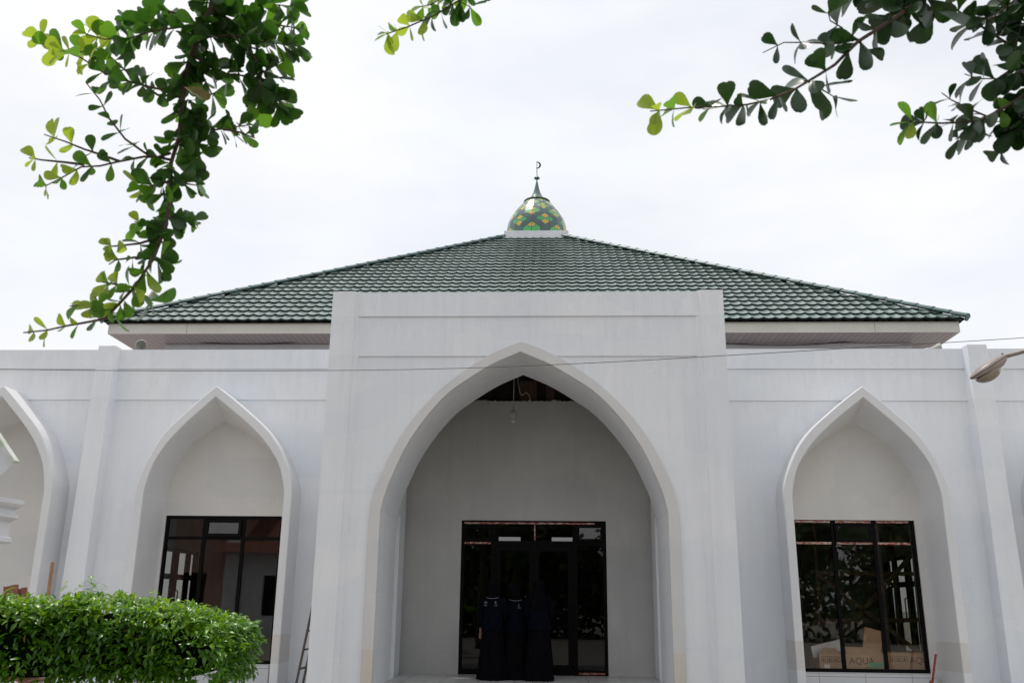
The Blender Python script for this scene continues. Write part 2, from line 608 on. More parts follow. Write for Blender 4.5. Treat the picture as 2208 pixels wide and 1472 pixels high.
M['leaf'] = leaf_mat('mature_leaf', (0.018, 0.050, 0.016), (0.032, 0.080, 0.020), (0.09, 0.26, 0.02), 0.3, tw=0.32)
M['leafshade'] = leaf_mat('shaded_mature_leaf', (0.012, 0.034, 0.014), (0.022, 0.055, 0.018), (0.05, 0.15, 0.02), 0.3, tw=0.14)  # darker copy of the mature leaf, crown shade put into the colour
M['leafmid'] = leaf_mat('mid_green_leaf', (0.04, 0.11, 0.015), (0.075, 0.17, 0.022), (0.20, 0.46, 0.03), 0.32, tw=0.46)
M['leafyoung'] = leaf_mat('young_yellow_leaf', (0.13, 0.26, 0.025), (0.24, 0.32, 0.03), (0.50, 0.66, 0.05), 0.35, tw=0.5)
M['hedge'] = leaf_mat('hedge_leaf', (0.030, 0.110, 0.005), (0.075, 0.19, 0.008), (0.14, 0.36, 0.005), 0.28, tw=0.28)
M['hedgetip'] = leaf_mat('hedge_young_leaf', (0.12, 0.28, 0.006), (0.20, 0.36, 0.010), (0.30, 0.52, 0.01), 0.3, tw=0.35)
M['hedgecore'] = simple('hedge_core_shade', (0.006, 0.011, 0.004), (0.004, 0.007, 0.003), 0.95, 30, spec=0.0)
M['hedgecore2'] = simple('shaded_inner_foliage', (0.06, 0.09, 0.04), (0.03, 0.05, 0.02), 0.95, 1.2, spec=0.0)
M['treeleaf'] = leaf_mat('far_tree_leaf', (0.05, 0.095, 0.03), (0.085, 0.14, 0.045), (0.10, 0.2, 0.03), 0.6, tw=0.15)


def brick_mat():
    m, t, b = nt('red_brick')
    br = node(t, 'ShaderNodeTexBrick')
    for k, v in (('Scale', 1.0), ('Brick Width', 0.24), ('Row Height', 0.075), ('Mortar Size', 0.012)):
        br.inputs[k].default_value = v
    br.inputs['Color1'].default_value = (0.46, 0.25, 0.19, 1)
    br.inputs['Color2'].default_value = (0.36, 0.18, 0.135, 1)
    br.inputs['Mortar'].default_value = (0.4, 0.37, 0.34, 1)
    mp = node(t, 'ShaderNodeMapping')
    mp.inputs['Rotation'].default_value = (R(90), 0, 0)
    t.links.new(wpos(t), mp.inputs['Vector'])
    t.links.new(mp.outputs['Vector'], br.inputs['Vector'])
    t.links.new(br.outputs['Color'], b.inputs['Base Color'])
    b.inputs['Roughness'].default_value = 0.85
    return m


M['brick'] = brick_mat()

# ------------------------------------------------------------------ world and sun
w = bpy.data.worlds.new('World')
SC.world = w
w.use_nodes = True
wt = w.node_tree
bg = wt.nodes['Background']
sky = node(wt, 'ShaderNodeTexSky', sky_type='NISHITA')
sky.sun_disc = False
SUN = Vector((-0.22, 0.16, 0.96)).normalized()
sky.sun_elevation = math.asin(SUN.z)
sky.sun_rotation = math.atan2(SUN.x, SUN.y)
tc = node(wt, 'ShaderNodeTexCoord')
mp = node(wt, 'ShaderNodeMapping')
mp.inputs['Scale'].default_value = (1.0, 1.0, 2.6)
mp.inputs['Rotation'].default_value = (0.15, 0.25, 0.4)
wt.links.new(tc.outputs['Generated'], mp.inputs['Vector'])
cn = noise(wt, mp.outputs['Vector'], 2.1, 5, 0.5)
cmask = ramp(wt, cn, [(0.30, (0.80, 0.80, 0.80)), (0.62, (1, 1, 1))])
cn2 = noise(wt, mp.outputs['Vector'], 3.3, 6, 0.55)
ccol = ramp(wt, cn2, [(0.25, (9.2, 9.5, 10.1)), (0.65, (10.3, 10.35, 10.5))])
skyc = mix(wt, cmask, sky.outputs[0], ccol)
wt.links.new(skyc, bg.inputs['Color'])
bg.inputs['Strength'].default_value = 0.1
sl = bpy.data.lights.new('sun', 'SUN')
sl.energy = 2.4
sl.angle = R(2.0)
sl.color = (1.0, 0.95, 0.87)
so = bpy.data.objects.new('sun', sl)
COL.objects.link(so)
so.rotation_euler = SUN.to_track_quat('Z', 'Y').to_euler()
so.location = (0, 0, 40)
SC.view_settings.view_transform = 'Standard'
SC.view_settings.look = 'None'
SC.view_settings.exposure = 0.0
SC.view_settings.gamma = 1.0

# ------------------------------------------------------------------ ground
b = MB()
b.face([(-600, -600, 0), (600, -600, 0), (600, 600, 0), (-600, 600, 0)])
tag(b.build('ground', M['yard']), kind='structure')

# ------------------------------------------------------------------ mosque
mosque = empty('mosque', (-0.5, 17, 0), 'white mosque with pointed arches, green tiled roof and small patterned dome', 'mosque')
YF = 17.05      # facade wall plane
YW = 17.20      # window plane


def interp(tab, x):
    """piecewise linear table lookup [(x, y)...]"""
    if x <= tab[0][0]:
        return tab[0][1]
    for (a, c), (d, e) in zip(tab, tab[1:]):
        if x <= d:
            return c + (e - c) * (x - a) / (d - a)
    return tab[-1][1]


def smooth_curve(pts, n=40):
    """Catmull-Rom through (w, z) points"""
    P = [pts[0]] + pts + [pts[-1]]
    out = []
    for i in range(1, len(P) - 2):
        p0, p1, p2, p3 = P[i - 1], P[i], P[i + 1], P[i + 2]
        k = max(2, n // (len(pts) - 1))
        for j in range(k):
            s = j / k
            out.append(tuple(0.5 * (2 * p1[q] + (p2[q] - p0[q]) * s + (2 * p0[q] - 5 * p1[q] + 4 * p2[q] - p3[q]) * s * s +
                                    (3 * p1[q] - p0[q] - 3 * p2[q] + p3[q]) * s ** 3) for q in (0, 1)))
    out.append(pts[-1])
    return out


MAIN_IN = smooth_curve([(2.225, 2.88), (2.165, 3.15), (2.05, 3.47), (1.84, 3.93), (1.52, 4.40), (1.19, 4.76), (0.85, 5.005), (0.46, 5.245), (0.0, 5.45)])
MAIN_OUT = smooth_curve([(2.405, 2.80), (2.345, 3.20), (2.17, 3.65), (1.925, 4.12), (1.61, 4.535), (1.235, 4.915), (0.80, 5.24), (0.41, 5.465), (0.0, 5.63)])
SIDE_IN = smooth_curve([(1.305, 3.42), (1.275, 3.60), (1.185, 3.92), (1.03, 4.20), (0.83, 4.46), (0.55, 4.74), (0.27, 4.985), (0.0, 5.215)])
SIDE_OUT = smooth_curve([(1.455, 3.42), (1.43, 3.62), (1.33, 3.92), (1.16, 4.28), (0.93, 4.60), (0.60, 4.915), (0.29, 5.19), (0.0, 5.425)])
SIDE_BACK = smooth_curve([(1.20, 3.40), (1.18, 3.60), (1.08, 3.90), (0.93, 4.15), (0.74, 4.38), (0.50, 4.58), (0.25, 4.74), (0.0, 4.88)])


def full_curve(half, cx, lean, z0, lo=None):
    """left base -> apex -> right base as (x, z)"""
    zt = half[-1][1]
    zs = half[0][1]

    def sh(z):
        return lean * max(0, (z - zs) / (zt - zs)) ** 2
    L = [(cx - half[0][0], z0)] + [(cx - a + sh(z), z) for a, z in half]
    Rr = [(cx + a + sh(z), z) for a, z in reversed(half[:-1])] + [(cx + half[0][0], z0)]
    return L + Rr


def arch_panel(mb, curve, x0, x1, z0, ztop, Y, m=0):
    """front face at y=Y of a wall with the arch cut out"""
    mb.face([(x0, Y, z0), (curve[0][0], Y, z0), (curve[0][0], Y, ztop), (x0, Y, ztop)], m)
    mb.face([(curve[-1][0], Y, z0), (x1, Y, z0), (x1, Y, ztop), (curve[-1][0], Y, ztop)], m)
    pts = curve[1:-1]
    for (a, c), (d, e) in zip(pts, pts[1:]):
        if d - a > 1e-6:
            mb.face([(a, Y, c), (d, Y, e), (d, Y, ztop), (a, Y, ztop)], m)


def resamp(c, n):
    L = [0]
    for a, e in zip(c, c[1:]):
        L.append(L[-1] + math.hypot(e[0] - a[0], e[1] - a[1]))
    return L


def hood(name, cx, lean, z0=0.0):
    """projecting pointed arch surround: ring from y=16.43 back to the wall, splayed niche inside"""
    co = full_curve(SIDE_OUT, cx, lean, z0)
    ci = full_curve(SIDE_IN, cx, lean, z0)
    cb = full_curve(SIDE_BACK, cx, lean * 1.3, z0)
    n = min(len(co), len(ci))
    y0 = 16.43
    b = MB()
    rows = []
    for k in range(n):
        o, i, q = co[k], ci[k], cb[k]
        rows.append([(o[0], YF + 0.02, o[1]), (o[0], y0 + 0.012, o[1]), (o[0] + (i[0] - o[0]) * 0.08, y0, o[1] + (i[1] - o[1]) * 0.08),
                     (o[0] + (i[0] - o[0]) * 0.93, y0, o[1] + (i[1] - o[1]) * 0.93), (i[0], y0 + 0.012, i[1]),
                     ((i[0] * 0.5 + q[0] * 0.5), (y0 + YW) / 2, i[1] * 0.5 + q[1] * 0.5), (q[0], YW + 0.002, q[1])])
    for r0, r1 in zip(rows, rows[1:]):
        for j in range(len(r0) - 1):
            b.face([r0[j], r0[j + 1], r1[j + 1], r1[j]])
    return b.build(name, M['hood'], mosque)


ARCHES = [(-6.19, -0.15), (5.59, 0.11), (-10.68, 0.20), (10.02, 0.0)]
for cx, ln in ARCHES:
    hood('arch_surround', cx, ln)

# facade wall with arch openings, stepped bands, coping: one wall each side of the portal
WIN = [(-6.22, 2.26), (5.555, 2.22)]
BLIND = [-10.70, 10.05]
xs = [(-13.2, -8.75, -10.68, 0.20), (-8.75, -3.6, -6.19, -0.15), (2.78, 8.02, 5.59, 0.11), (8.02, 12.4, 10.02, 0.0)]
for x0, x1 in ((-13.2, -3.6), (2.78, 12.4)):
    b = MB()
    for xa, xb, cx, ln in xs:
        if x0 <= xa and xb <= x1:
            hole = full_curve([(a + 0.05, z + 0.03) for a, z in SIDE_IN[:-1]] + [(0, SIDE_IN[-1][1] + 0.03)], cx, ln, 0)
            arch_panel(b, hole, xa, xb, 0, 5.29, YF)
    b.box(x0, x1, YF - 0.022, YF + 0.2, 5.285, 5.91)
    b.box(x0, x1, YF - 0.048, YF + 0.21, 5.905, 6.295)
    b.slab('y', YW + 0.101, 0.05, x0, x1, 0, 5.285, [(cx - wd / 2 - 0.01, cx + wd / 2 + 0.01, 0.41, 3.08) for cx, wd in WIN if x0 < cx < x1])
    xe = x0 if x0 < 0 else x1 - 0.2
    b.box(xe, xe + 0.2, YF + 0.16, YF + 6, 0, 6.2)
    b.build('facade_wall', M['wall'], mosque)
# niche back walls carry the windows
for cx, wd in WIN:
    b = MB()
    b.slab('y', YW, 0.1, cx - 1.5, cx + 1.5, 0, 5.25, [(cx - wd / 2, cx + wd / 2, 0.42, 3.07)])
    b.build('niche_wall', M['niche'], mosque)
    b = MB()
    b.box(cx - 1.17, cx + 1.13, YW - 0.16, YW - 0.004, 0, 0.408)
    b.build('niche_plinth', M['plinth'], mosque, bevel=0.006)
for cx in BLIND:
    b = MB()
    b.slab('y', YW, 0.1, cx - 1.5, cx + 1.5, 0, 5.25)
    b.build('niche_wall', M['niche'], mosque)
# thin plaster joint high in the niches
for cx, sg in ((-6.19, 1), (5.59, -1)):
    b = MB()
    b.box(cx - 0.02 if sg > 0 else cx - 0.75, cx + 0.75 if sg > 0 else cx + 0.02, YW - 0.006, YW - 0.001, 4.83, 4.862)
    b.build('niche_joint', M['hall'], mosque)

# pilasters


def pilaster(x0, x1, y0):
    b = MB()
    dx = 0.02
    P = []
    for z, k, yy in ((0.0, 1.30, y0 - 0.06), (3.0, 1.13, y0 - 0.03), (6.33, 1.0, y0)):
        c = (x0 + x1) / 2
        h = (x1 - x0) / 2 * k
        P.append([(c - h - dx, YF + 0.01, z), (c - h, yy, z), (c + h, yy, z), (c + h + dx, YF + 0.01, z)])
    for a, c in zip(P, P[1:]):
        for j in range(3):
            b.face([a[j], a[j + 1], c[j + 1], c[j]])
    t = P[-1]
    b.face([t[0], t[1], t[2], t[3]])
    bx = t[3][0]
    b.box(t[0][0], bx, YF + 0.011, YF + 0.22, 6.0, 6.33)
    return b.build('pilaster', M['wall'], mosque, weld=True, bevel=0.012)


pilaster(-8.93, -8.59, 16.80)
pilaster(7.86, 8.22, 16.80)
pilaster(-12.9, -12.5, 16.80)

# windows


def window(cx, wd, z0, z1, tapes, glassm, Y=YW + 0.03):
    b = MB()
    x0, x1 = cx - wd / 2, cx + wd / 2
    fw, d = 0.055, 0.07
    zt = 2.655
    b.box(x0, x0 + fw, Y, Y + d, z0, z1)
    b.box(x1 - fw, x1, Y, Y + d, z0, z1)
    b.box(x0 + fw, x1 - fw, Y, Y + d, z1 - 0.06, z1)
    b.box(x0 + fw, x1 - fw, Y, Y + d, z0, z0 + 0.06)
    cols = [x0 + fw, x0 + wd / 3, x0 + 2 * wd / 3, x1 - fw]
    for c in cols[1:3]:
        b.box(c - 0.032, c + 0.032, Y + 0.004, Y + d - 0.004, z0 + 0.06, z1 - 0.06)
    for a, c in zip(cols, cols[1:]):
        b.box(a + (0.032 if a in cols[1:3] else 0), c - (0.032 if c in cols[1:3] else 0), Y + 0.008, Y + d - 0.01, zt - 0.03, zt + 0.03)
    win = b.build('window', M['black'], mosque)
    for k in range(3):
        a = cols[k] + (0.032 if k else 0)
        c = cols[k + 1] - (0.032 if k < 2 else 0)
        p = MB()
        p.box(a, c, Y + 0.03, Y + 0.036, z0 + 0.06, zt - 0.03)
        p.build('pane', glassm, win)
        p = MB()
        if k == 1:
            # awning vent: own sash, hinged at the top and standing slightly open
            s = MB()
            T = Matrix.Translation((0, Y - 0.012, z1 - 0.07)) @ Matrix.Rotation(R(-3.5), 4, 'X') @ Matrix.Translation((0, -Y, -(z1 - 0.07)))
            e = 0.055
            za, zb = zt + 0.03, z1 - 0.07
            s.box(a, a + e, Y - 0.01, Y + 0.03, za, zb, M=T)
            s.box(c - e, c, Y - 0.01, Y + 0.03, za, zb, M=T)
            s.box(a + e, c - e, Y - 0.01, Y + 0.03, zb - e, zb, M=T)
            s.box(a + e, c - e, Y - 0.01, Y + 0.03, za, za + e, M=T)
            s.build('vent_sash', M['black'], win)
            p.box(a + e, c - e, Y + 0.008, Y + 0.014, za + e, zb - e, M=T)
            p.build('vent_pane', glassm, win)
        else:
            p.box(a, c, Y + 0.03, Y + 0.036, zt + 0.03, z1 - 0.06)
            p.build('pane', glassm, win)
    if tapes:
        for k in range(3):
            a, c = cols[k] + 0.05 * (k > 0), cols[k + 1] - 0.045
            for q in ((Y - 0.004, Y - 0.001, z1 - 0.048, z1 - 0.012), (Y + 0.003, Y + 0.006, zt - 0.022, zt + 0.018)):
                t = MB()
                t.box(a, c, *q)
                t.build('protective_tape', M['tape'], win)
    return win


window(-6.22, 2.26, 0.42, 3.07, False, M['glass'])
window(5.555, 2.22, 0.42, 3.07, True, M['glass'])

# ---- portal
PX0, PX1, PY, PYB, PZ = -3.63, 2.80, 14.2, 15.7, 6.47
MC = -0.44
cin = full_curve(MAIN_IN, MC, -0.065, 0)
cout = full_curve(MAIN_OUT, MC, -0.05, 0)
b = MB()
arch_panel(b, cin, PX0 + 0.02, PX1 - 0.02, 0, PZ - 0.01, PY)
arch_panel(b, cin, PX0 + 0.02, PX1 - 0.02, 0, PZ - 0.01, PYB)
for (a, c), (d, e) in zip(cin, cin[1:]):
    b.face([(a, PY, c), (a, PYB, c), (d, PYB, e), (d, PY, e)])
# raised bands
def out_z(x):
    tab = sorted((p[0], p[1]) for p in cout)
    return interp(tab, x)
xsn = [PX0 + 0.3 + (PX1 - PX0 - 0.6) * k / 90 for k in range(91)]
for (xa, xb) in zip(xsn, xsn[1:]):
    za, zb = max(5.385, out_z(xa) - 0.02), max(5.385, out_z(xb) - 0.02)
    y = PY - 0.022
    b.face([(xa, y, za), (xb, y, zb), (xb, y, 6.065), (xa, y, 6.065)])
    b.face([(xa, y, za), (xa, PY, za), (xb, PY, zb), (xb, y, zb)])
b.box(PX0 + 0.25, PX1 - 0.25, PY - 0.048, PY - 0.001, 6.06, PZ)
# corner pillars with soft coves on their inner sides
for x0, x1, s in ((PX0, -3.25, 1), (2.43, PX1, -1)):
    b.box(x0, x1, PY - 0.10, PY + 0.3, 0, PZ + 0.012)
    xi = x1 if s > 0 else x0
    cove = [(xi + s * 0.0, PY - 0.098), (xi + s * 0.012, PY - 0.07), (xi + s * 0.035, PY - 0.048), (xi + s * 0.075, PY - 0.032), (xi + s * 0.10, PY - 0.0)]
    for (xa, ya), (xb, yb) in zip(cove, cove[1:]):
        b.face([(xa, ya, 0), (xb, yb, 0), (xb, yb, PZ + 0.003), (xa, ya, PZ + 0.003)])
# side walls, roof slab, side passages
for x0, x1 in ((PX0, PX0 + 0.9), (PX1 - 0.97, PX1)):
    xo = PX0 if x0 == PX0 else PX1
    b.box(min(xo, xo + (0.01 if x0 == PX0 else -0.01)), max(xo, xo + (0.01 if x0 == PX0 else -0.01)), PY + 0.301, PYB + 0.01, 0, PZ)
    b.box(x0, x1, PYB + 0.012, 16.46, 3.03, PZ)
    b.box(x0, x1, 16.462, YF + 0.0, 0, PZ)
b.box(PX0 + 0.015, PX1 - 0.015, PY + 0.05, YF + 0.2, PZ - 0.06, PZ - 0.012)
portal = b.build('portal', M['portal'], mosque)
b = MB()
for k in range(len(cin) - 1):
    rows = []
    for o, i in ((cout[k], cin[k]), (cout[k + 1], cin[k + 1])):
        mx_ = lambda f: (o[0] + (i[0] - o[0]) * f, o[1] + (i[1] - o[1]) * f)
        p1, p2 = mx_(0.05), mx_(0.96)
        rows.append([(o[0], PY - 0.002, o[1]), (o[0], PY - 0.03, o[1]), (p1[0], PY - 0.042, p1[1]), (p2[0], PY - 0.042, p2[1]), (i[0], PY - 0.03, i[1]), (i[0], PY + 0.003, i[1])])
    for j in range(5):
        b.face([rows[0][j], rows[0][j + 1], rows[1][j + 1], rows[1][j]])
b.build('arch_trim', M['trim'], portal)
b = MB()
b.box(PX0 - 0.07, PX0 - 0.003, 14.55, 14.61, 3.52, 3.60)
b.build('timber_peg', M['clay'], portal)

# porch: back wall with the doorway, ceiling, floor, plinth
DX0, DX1, DZ0, DZ1 = -1.69, 1.01, 0.30, 3.02
b = MB()
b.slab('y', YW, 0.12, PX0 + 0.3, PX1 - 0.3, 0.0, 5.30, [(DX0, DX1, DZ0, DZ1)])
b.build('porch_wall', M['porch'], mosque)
b = MB()
n = 26
for k in range(n):     # rough unplastered brick and boards above the wall head
    x0 = -2.7 + 4.5 * k / n
    dy = random.uniform(0, 0.05)
    b.box(x0, x0 + 4.5 / n - random.uniform(0.004, 0.03), YW + 0.06 + dy, YW + 0.3, 5.31, 5.72 + random.uniform(-.03, .05), random.choice((0, 0, 1)))
b.box(-2.75, 1.85, YW + 0.12, YW + 0.32, 5.3, 6.4, 0)
for k in range(6):
    x0 = -2.5 + 0.75 * k
    b.box(x0, x0 + 0.09, PYB + 0.02, YW + 0.11, 5.98, 6.12, 0)
b.box(-2.75, 1.85, PYB + 0.01, YW + 0.119, 6.16, 6.2, 0)
for k in range(40):   # ragged mortar edge on the wall head
    x0 = -2.7 + 4.5 * k / 40
    b.box(x0, x0 + random.uniform(.04, .11), YW + 0.005, YW + 0.05, 5.295, 5.30 + random.uniform(0.004, 0.028), 2)
b.build('porch_ceiling', [M['dark'], simple('rough_brown_brick', (0.10, 0.055, 0.04), (0.05, 0.035, 0.03), 0.9, 9), M['porch']], mosque)
b = MB()
b.box(PX0 + 0.95, PX1 - 1.0, PYB - 1.3, YW + 0.11, 0.02, 0.30)
b.box(-12, 11, 14.9, YW - 0.01, 0.005, 0.012)
b.build('porch_floor', M['tile'], mosque)

# entrance door
b = MB()
Y = YW + 0.03
fw, d = 0.06, 0.08
b.box(DX0, DX0 + fw, Y, Y + d, DZ0 + 0.002, DZ1)
b.box(DX1 - fw, DX1, Y, Y + d, DZ0 + 0.002, DZ1)
b.box(DX0 + fw, DX1 - fw, Y, Y + d, DZ1 - 0.07, DZ1)
SX0, SX1 = -1.09, 0.43
MXD = (SX0 + SX1) / 2
ZT = 2.61
for x in (SX0, SX1):
    b.box(x - 0.04, x + 0.04, Y + 0.004, Y + d - 0.004, DZ0 + 0.002, DZ1 - 0.07)
b.box(MXD - 0.03, MXD + 0.03, Y + 0.006, Y + d - 0.006, ZT + 0.04, DZ1 - 0.07)
for a, c in ((DX0 + fw, SX0 - 0.04), (SX0 + 0.04, SX1 - 0.04), (SX1 + 0.04, DX1 - fw)):
    b.box(a, c, Y + 0.008, Y + d - 0.008, ZT - 0.04, ZT + 0.04)
for a, c in ((DX0 + fw, SX0 - 0.04), (SX1 + 0.04, DX1 - fw)):
    b.box(a, c, Y + 0.008, Y + d - 0.008, DZ0 + 0.002, DZ0 + 0.09)
door = b.build('entrance_door', M['black'], mosque)
for a, c in ((DX0 + fw, SX0 - 0.04), (SX1 + 0.04, DX1 - fw)):
    p = MB()
    p.box(a, c, Y + 0.035, Y + 0.041, DZ0 + 0.09, ZT - 0.04)
    p.build('side_pane', M['glassdark'], door)
for (a, c) in ((SX0 + 0.045, MXD - 0.003), (MXD + 0.003, SX1 - 0.045)):
    s = MB()
    z0, z1 = DZ0 + 0.012, ZT - 0.046
    s.box(a, a + 0.09, Y + 0.012, Y + 0.06, z0, z1)
    s.box(c - 0.09, c, Y + 0.012, Y + 0.06, z0, z1)
    s.box(a + 0.09, c - 0.09, Y + 0.012, Y + 0.06, z1 - 0.1, z1)
    s.box(a + 0.09, c - 0.09, Y + 0.012, Y + 0.06, z0, z0 + 0.16)
    s.build('door_leaf', M['black'], door)
    p = MB()
    p.box(a + 0.09, c - 0.09, Y + 0.03, Y + 0.036, z0 + 0.16, z1 - 0.1)
    p.build('door_pane', M['glassdark'], door)
for x in (MXD - 0.06, MXD + 0.06):
    h = MB()
    h.tube([(x, Y + 0.01, 1.15), (x, Y - 0.05, 1.17), (x, Y - 0.055, 1.35), (x, Y - 0.05, 1.53), (x, Y + 0.01, 1.55)], 0.012)
    h.build('door_handle', M['black'], door)
for a, c, tilt in ((DX0 + fw, SX0 - 0.04, 0), (SX0 + 0.04, MXD - 0.03, 0), (MXD + 0.03, SX1 - 0.04, 0), (SX1 + 0.04, DX1 - fw, -4)):
    T = Matrix.Translation((0, Y - 0.0, DZ1 - 0.075)) @ Matrix.Rotation(R(tilt), 4, 'X') @ Matrix.Translation((0, -Y, -(DZ1 - 0.075)))
    za, zb = ZT + 0.04, DZ1 - 0.075
    e = 0.045 if c < SX0 or a > SX1 else 0.0
    if e:
        s = MB()
        s.box(a, a + e, Y - 0.008, Y + 0.03, za, zb, M=T)
        s.box(c - e, c, Y - 0.008, Y + 0.03, za, zb, M=T)
        s.box(a + e, c - e, Y - 0.008, Y + 0.03, zb - e, zb, M=T)
        s.box(a + e, c - e, Y - 0.008, Y + 0.03, za, za + e, M=T)
        s.build('vent_sash', M['black'], door)
    p = MB()
    p.box(a + e, c - e, Y + 0.01, Y + 0.016, za + e, zb - e, M=T)
    p.build('transom_pane', M['glassdark'] if not tilt else M['glass'], door)
for q in ((-1.64, 0.80, Y - 0.004, Y - 0.001, DZ1 - 0.063, DZ1 - 0.033), (DX0 + fw, SX0 - 0.05, Y + 0.003, Y + 0.006, ZT - 0.02, ZT + 0.012),
          (MXD + 0.002, MXD + 0.026, Y + 0.001, Y + 0.004, ZT + 0.06, DZ1 - 0.08), (SX1 + 0.05, DX1 - fw, Y + 0.003, Y + 0.006, DZ0 + 0.02, DZ0 + 0.05)):
    t = MB()
    t.box(*q)
    t.build('protective_tape', M['tape'], door)

# ---- hall behind the facade (seen through the glazing)
HX0, HX1, HY0, HY1, HZ = -10.2, 9.2, YW + 0.3, 39.0, 5.54
b = MB()
b.slab('x', HX0, 0.2, HY0, HY1, 0, HZ, [(23.1, 26.0, 0.32, 2.86)])
b.slab('x', HX1, 0.2, HY0, HY1, 0, HZ, [(23.3, 26.3, 0.32, 2.86)])
b.slab('y', HY1, 0.2, HX0, HX1, 0, HZ, [(-2.25, -1.32, 4.06, 4.27), (0.0, 0.87, 4.06, 4.27)])
b.build('hall_wall', M['hall'], mosque)
b = MB()
b.box(HX0, HX1 + 0.2, HY0 - 0.08, HY1, 0.02, 0.32)
b.build('hall_floor', M['hallfloor'], mosque)
b = MB()
b.box(-13.0, -3.0, YF + 0.22, 21.0, 5.55, 5.7)
b.box(2.2, 12.2, YF + 0.22, 21.0, 5.55, 5.7)
b.box(-2.999, 2.199, YW + 0.4, 20.99, 5.55, 5.7)
b.box(-13.0, -9.5, 21.0, 39.2, 5.55, 5.7)
b.box(8.56, 12.2, 21.0, 39.2, 5.55, 5.7)
b.build('flat_roof', M['roofdeck'], mosque)


def side_door(X, y0, y1, s):
    b = MB()
    z0, z1, zt = 0.325, 2.855, 2.15
    g = 0.07
    x0, x1 = X - 0.04, X + 0.04
    ys = [y0, y0 + (y1 - y0) * 0.2, (y0 + y1) / 2, y0 + (y1 - y0) * 0.8, y1]
    for i, y in enumerate(ys):
        ya = y if i == 0 else (y - 0.12 if i == 4 else y - (0.16 if i == 2 else 0.11))
        yb = y + 0.12 if i == 0 else (y if i == 4 else y + (0.16 if i == 2 else 0.11))
        b.box(x0, x1, ya, yb, z0, z1)
    b.box(x0 + 0.004, x1 - 0.004, y0, y1, z1 - 0.09, z1 - 0.002)
    b.box(x0 + 0.004, x1 - 0.004, y0, y1, zt - 0.09, zt + 0.05)
    b.box(x0 + 0.004, x1 - 0.004, y0, y1, z0 + 0.002, z0 + 0.14)
    dr = b.build('side_door', M['black'], mosque)
    p = MB()
    p.box(X - 0.004, X + 0.004, y0 + 0.05, y1 - 0.05, z0 + 0.1, z1 - 0.05)
    p.build('door_pane', M['glassclear'], dr)
    xx = X + s * 0.1
    for yy in (-0.14, 0.14):
        h = MB()
        y = (y0 + y1) / 2 + yy
        h.tube([(X + s * 0.03, y, 1.2), (xx, y, 1.24), (xx, y, 1.5), (xx, y, 1.76), (X + s * 0.03, y, 1.8)], 0.018)
        h.build('door_handle', M['brass'], dr)


side_door(HX0 + 0.1, 23.1, 26.0, 1)
side_door(HX1 + 0.1, 23.3, 26.3, -1)

# ---- upper wall and columns under the eaves
UX0, UX1, UY0, UY1 = -9.5, 8.55, 21.0, 39.2
b = MB()
b.box(UX0, UX1, UY0, UY0 + 0.2, 5.4, 7.55)
b.box(UX0, UX0 + 0.2, UY0 + 0.2, UY1, 5.4, 7.29)
b.box(UX1 - 0.2, UX1, UY0 + 0.2, UY1, 5.4, 7.29)
b.box(UX0, UX1, UY1, UY1 + 0.2, 5.4, 7.29)
upper = b.build('upper_wall', M['concrete'], mosque)
for x in (UX0 - 0.04, UX1 - 0.40):
    b = MB()
    b.box(x, x + 0.44, UY0 - 0.09, UY0 + 0.3, 5.4, 7.27)
    b.box(x - 0.03, x + 0.47, UY0 - 0.12, UY0 + 0.3, 7.255, 7.285)
    b.build('corner_column', M['concrete'], upper)

# ---- roof
RX, RY, HALF, EZ = -0.61, 30.0, 10.0, 7.83
SL = 0.652


def roof_slope(mb, rot):
    """one tiled slope: rows of concave pans with stepped butts, rotated about the roof axis"""
    Mr = Matrix.Translation((RX, RY, 0)) @ Matrix.Rotation(rot, 4, 'Z')
    rows, pitch, seg = 29, 0.26, 6
    ln = math.hypot(HALF, HALF * SL)
    rl = ln / rows
    uy, uz = HALF / ln, HALF * SL / ln            # direction up the slope
    ny, nz = -uz, uy
    for r in range(rows):
        s0, s1 = r * rl, (r + 1) * rl + 0.03
        hw = HALF - s0 * uy
        hw1 = HALF - s1 * uy
        if hw < 0.85:
            break
        off = 0.0
        jit = [random.uniform(-0.0025, 0.0025) for _ in range(97)]
        rowj = random.uniform(-0.004, 0.004)
        s0 += rowj
        n = int(2 * hw / pitch * seg)
        x0 = -math.floor(hw / pitch * seg) * pitch / seg
        low, lip, high = [], [], []
        x = x0
        while x <= hw + 1e-6:
            f = ((x - off) / pitch) % 1.0
            # concave pan with a crisp roll at the joint
            p = 0.026 * (2 * f - 1) ** 2 + jit[int(math.floor((x - off) / pitch + 1e-6)) % len(jit)]
            xh = max(-hw1, min(hw1, x))
            a = 0.044 + p
            c = 0.004 + p
            low.append(Mr @ Vector((x, -HALF + s0 * uy + ny * a, EZ + s0 * uz + nz * a)))
            lip.append(Mr @ Vector((x, -HALF + (s0 + 0.004) * uy + ny * (a - 0.056), EZ + (s0 + 0.004) * uz + nz * (a - 0.056))))
            high.append(Mr @ Vector((xh, -HALF + s1 * uy + ny * c, EZ + s1 * uz + nz * c)))
            x += pitch / seg
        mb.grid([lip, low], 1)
        mb.grid([low, high])


b = MB()
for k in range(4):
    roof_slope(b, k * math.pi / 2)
roof = b.build('roof', [M['roof'], simple('tile_butt_shadow', (0.010, 0.020, 0.018), (0.006, 0.012, 0.011), 0.6, 9, spec=0.2)], mosque)  # near-black butts: the shadow line of each tile row is in the colour
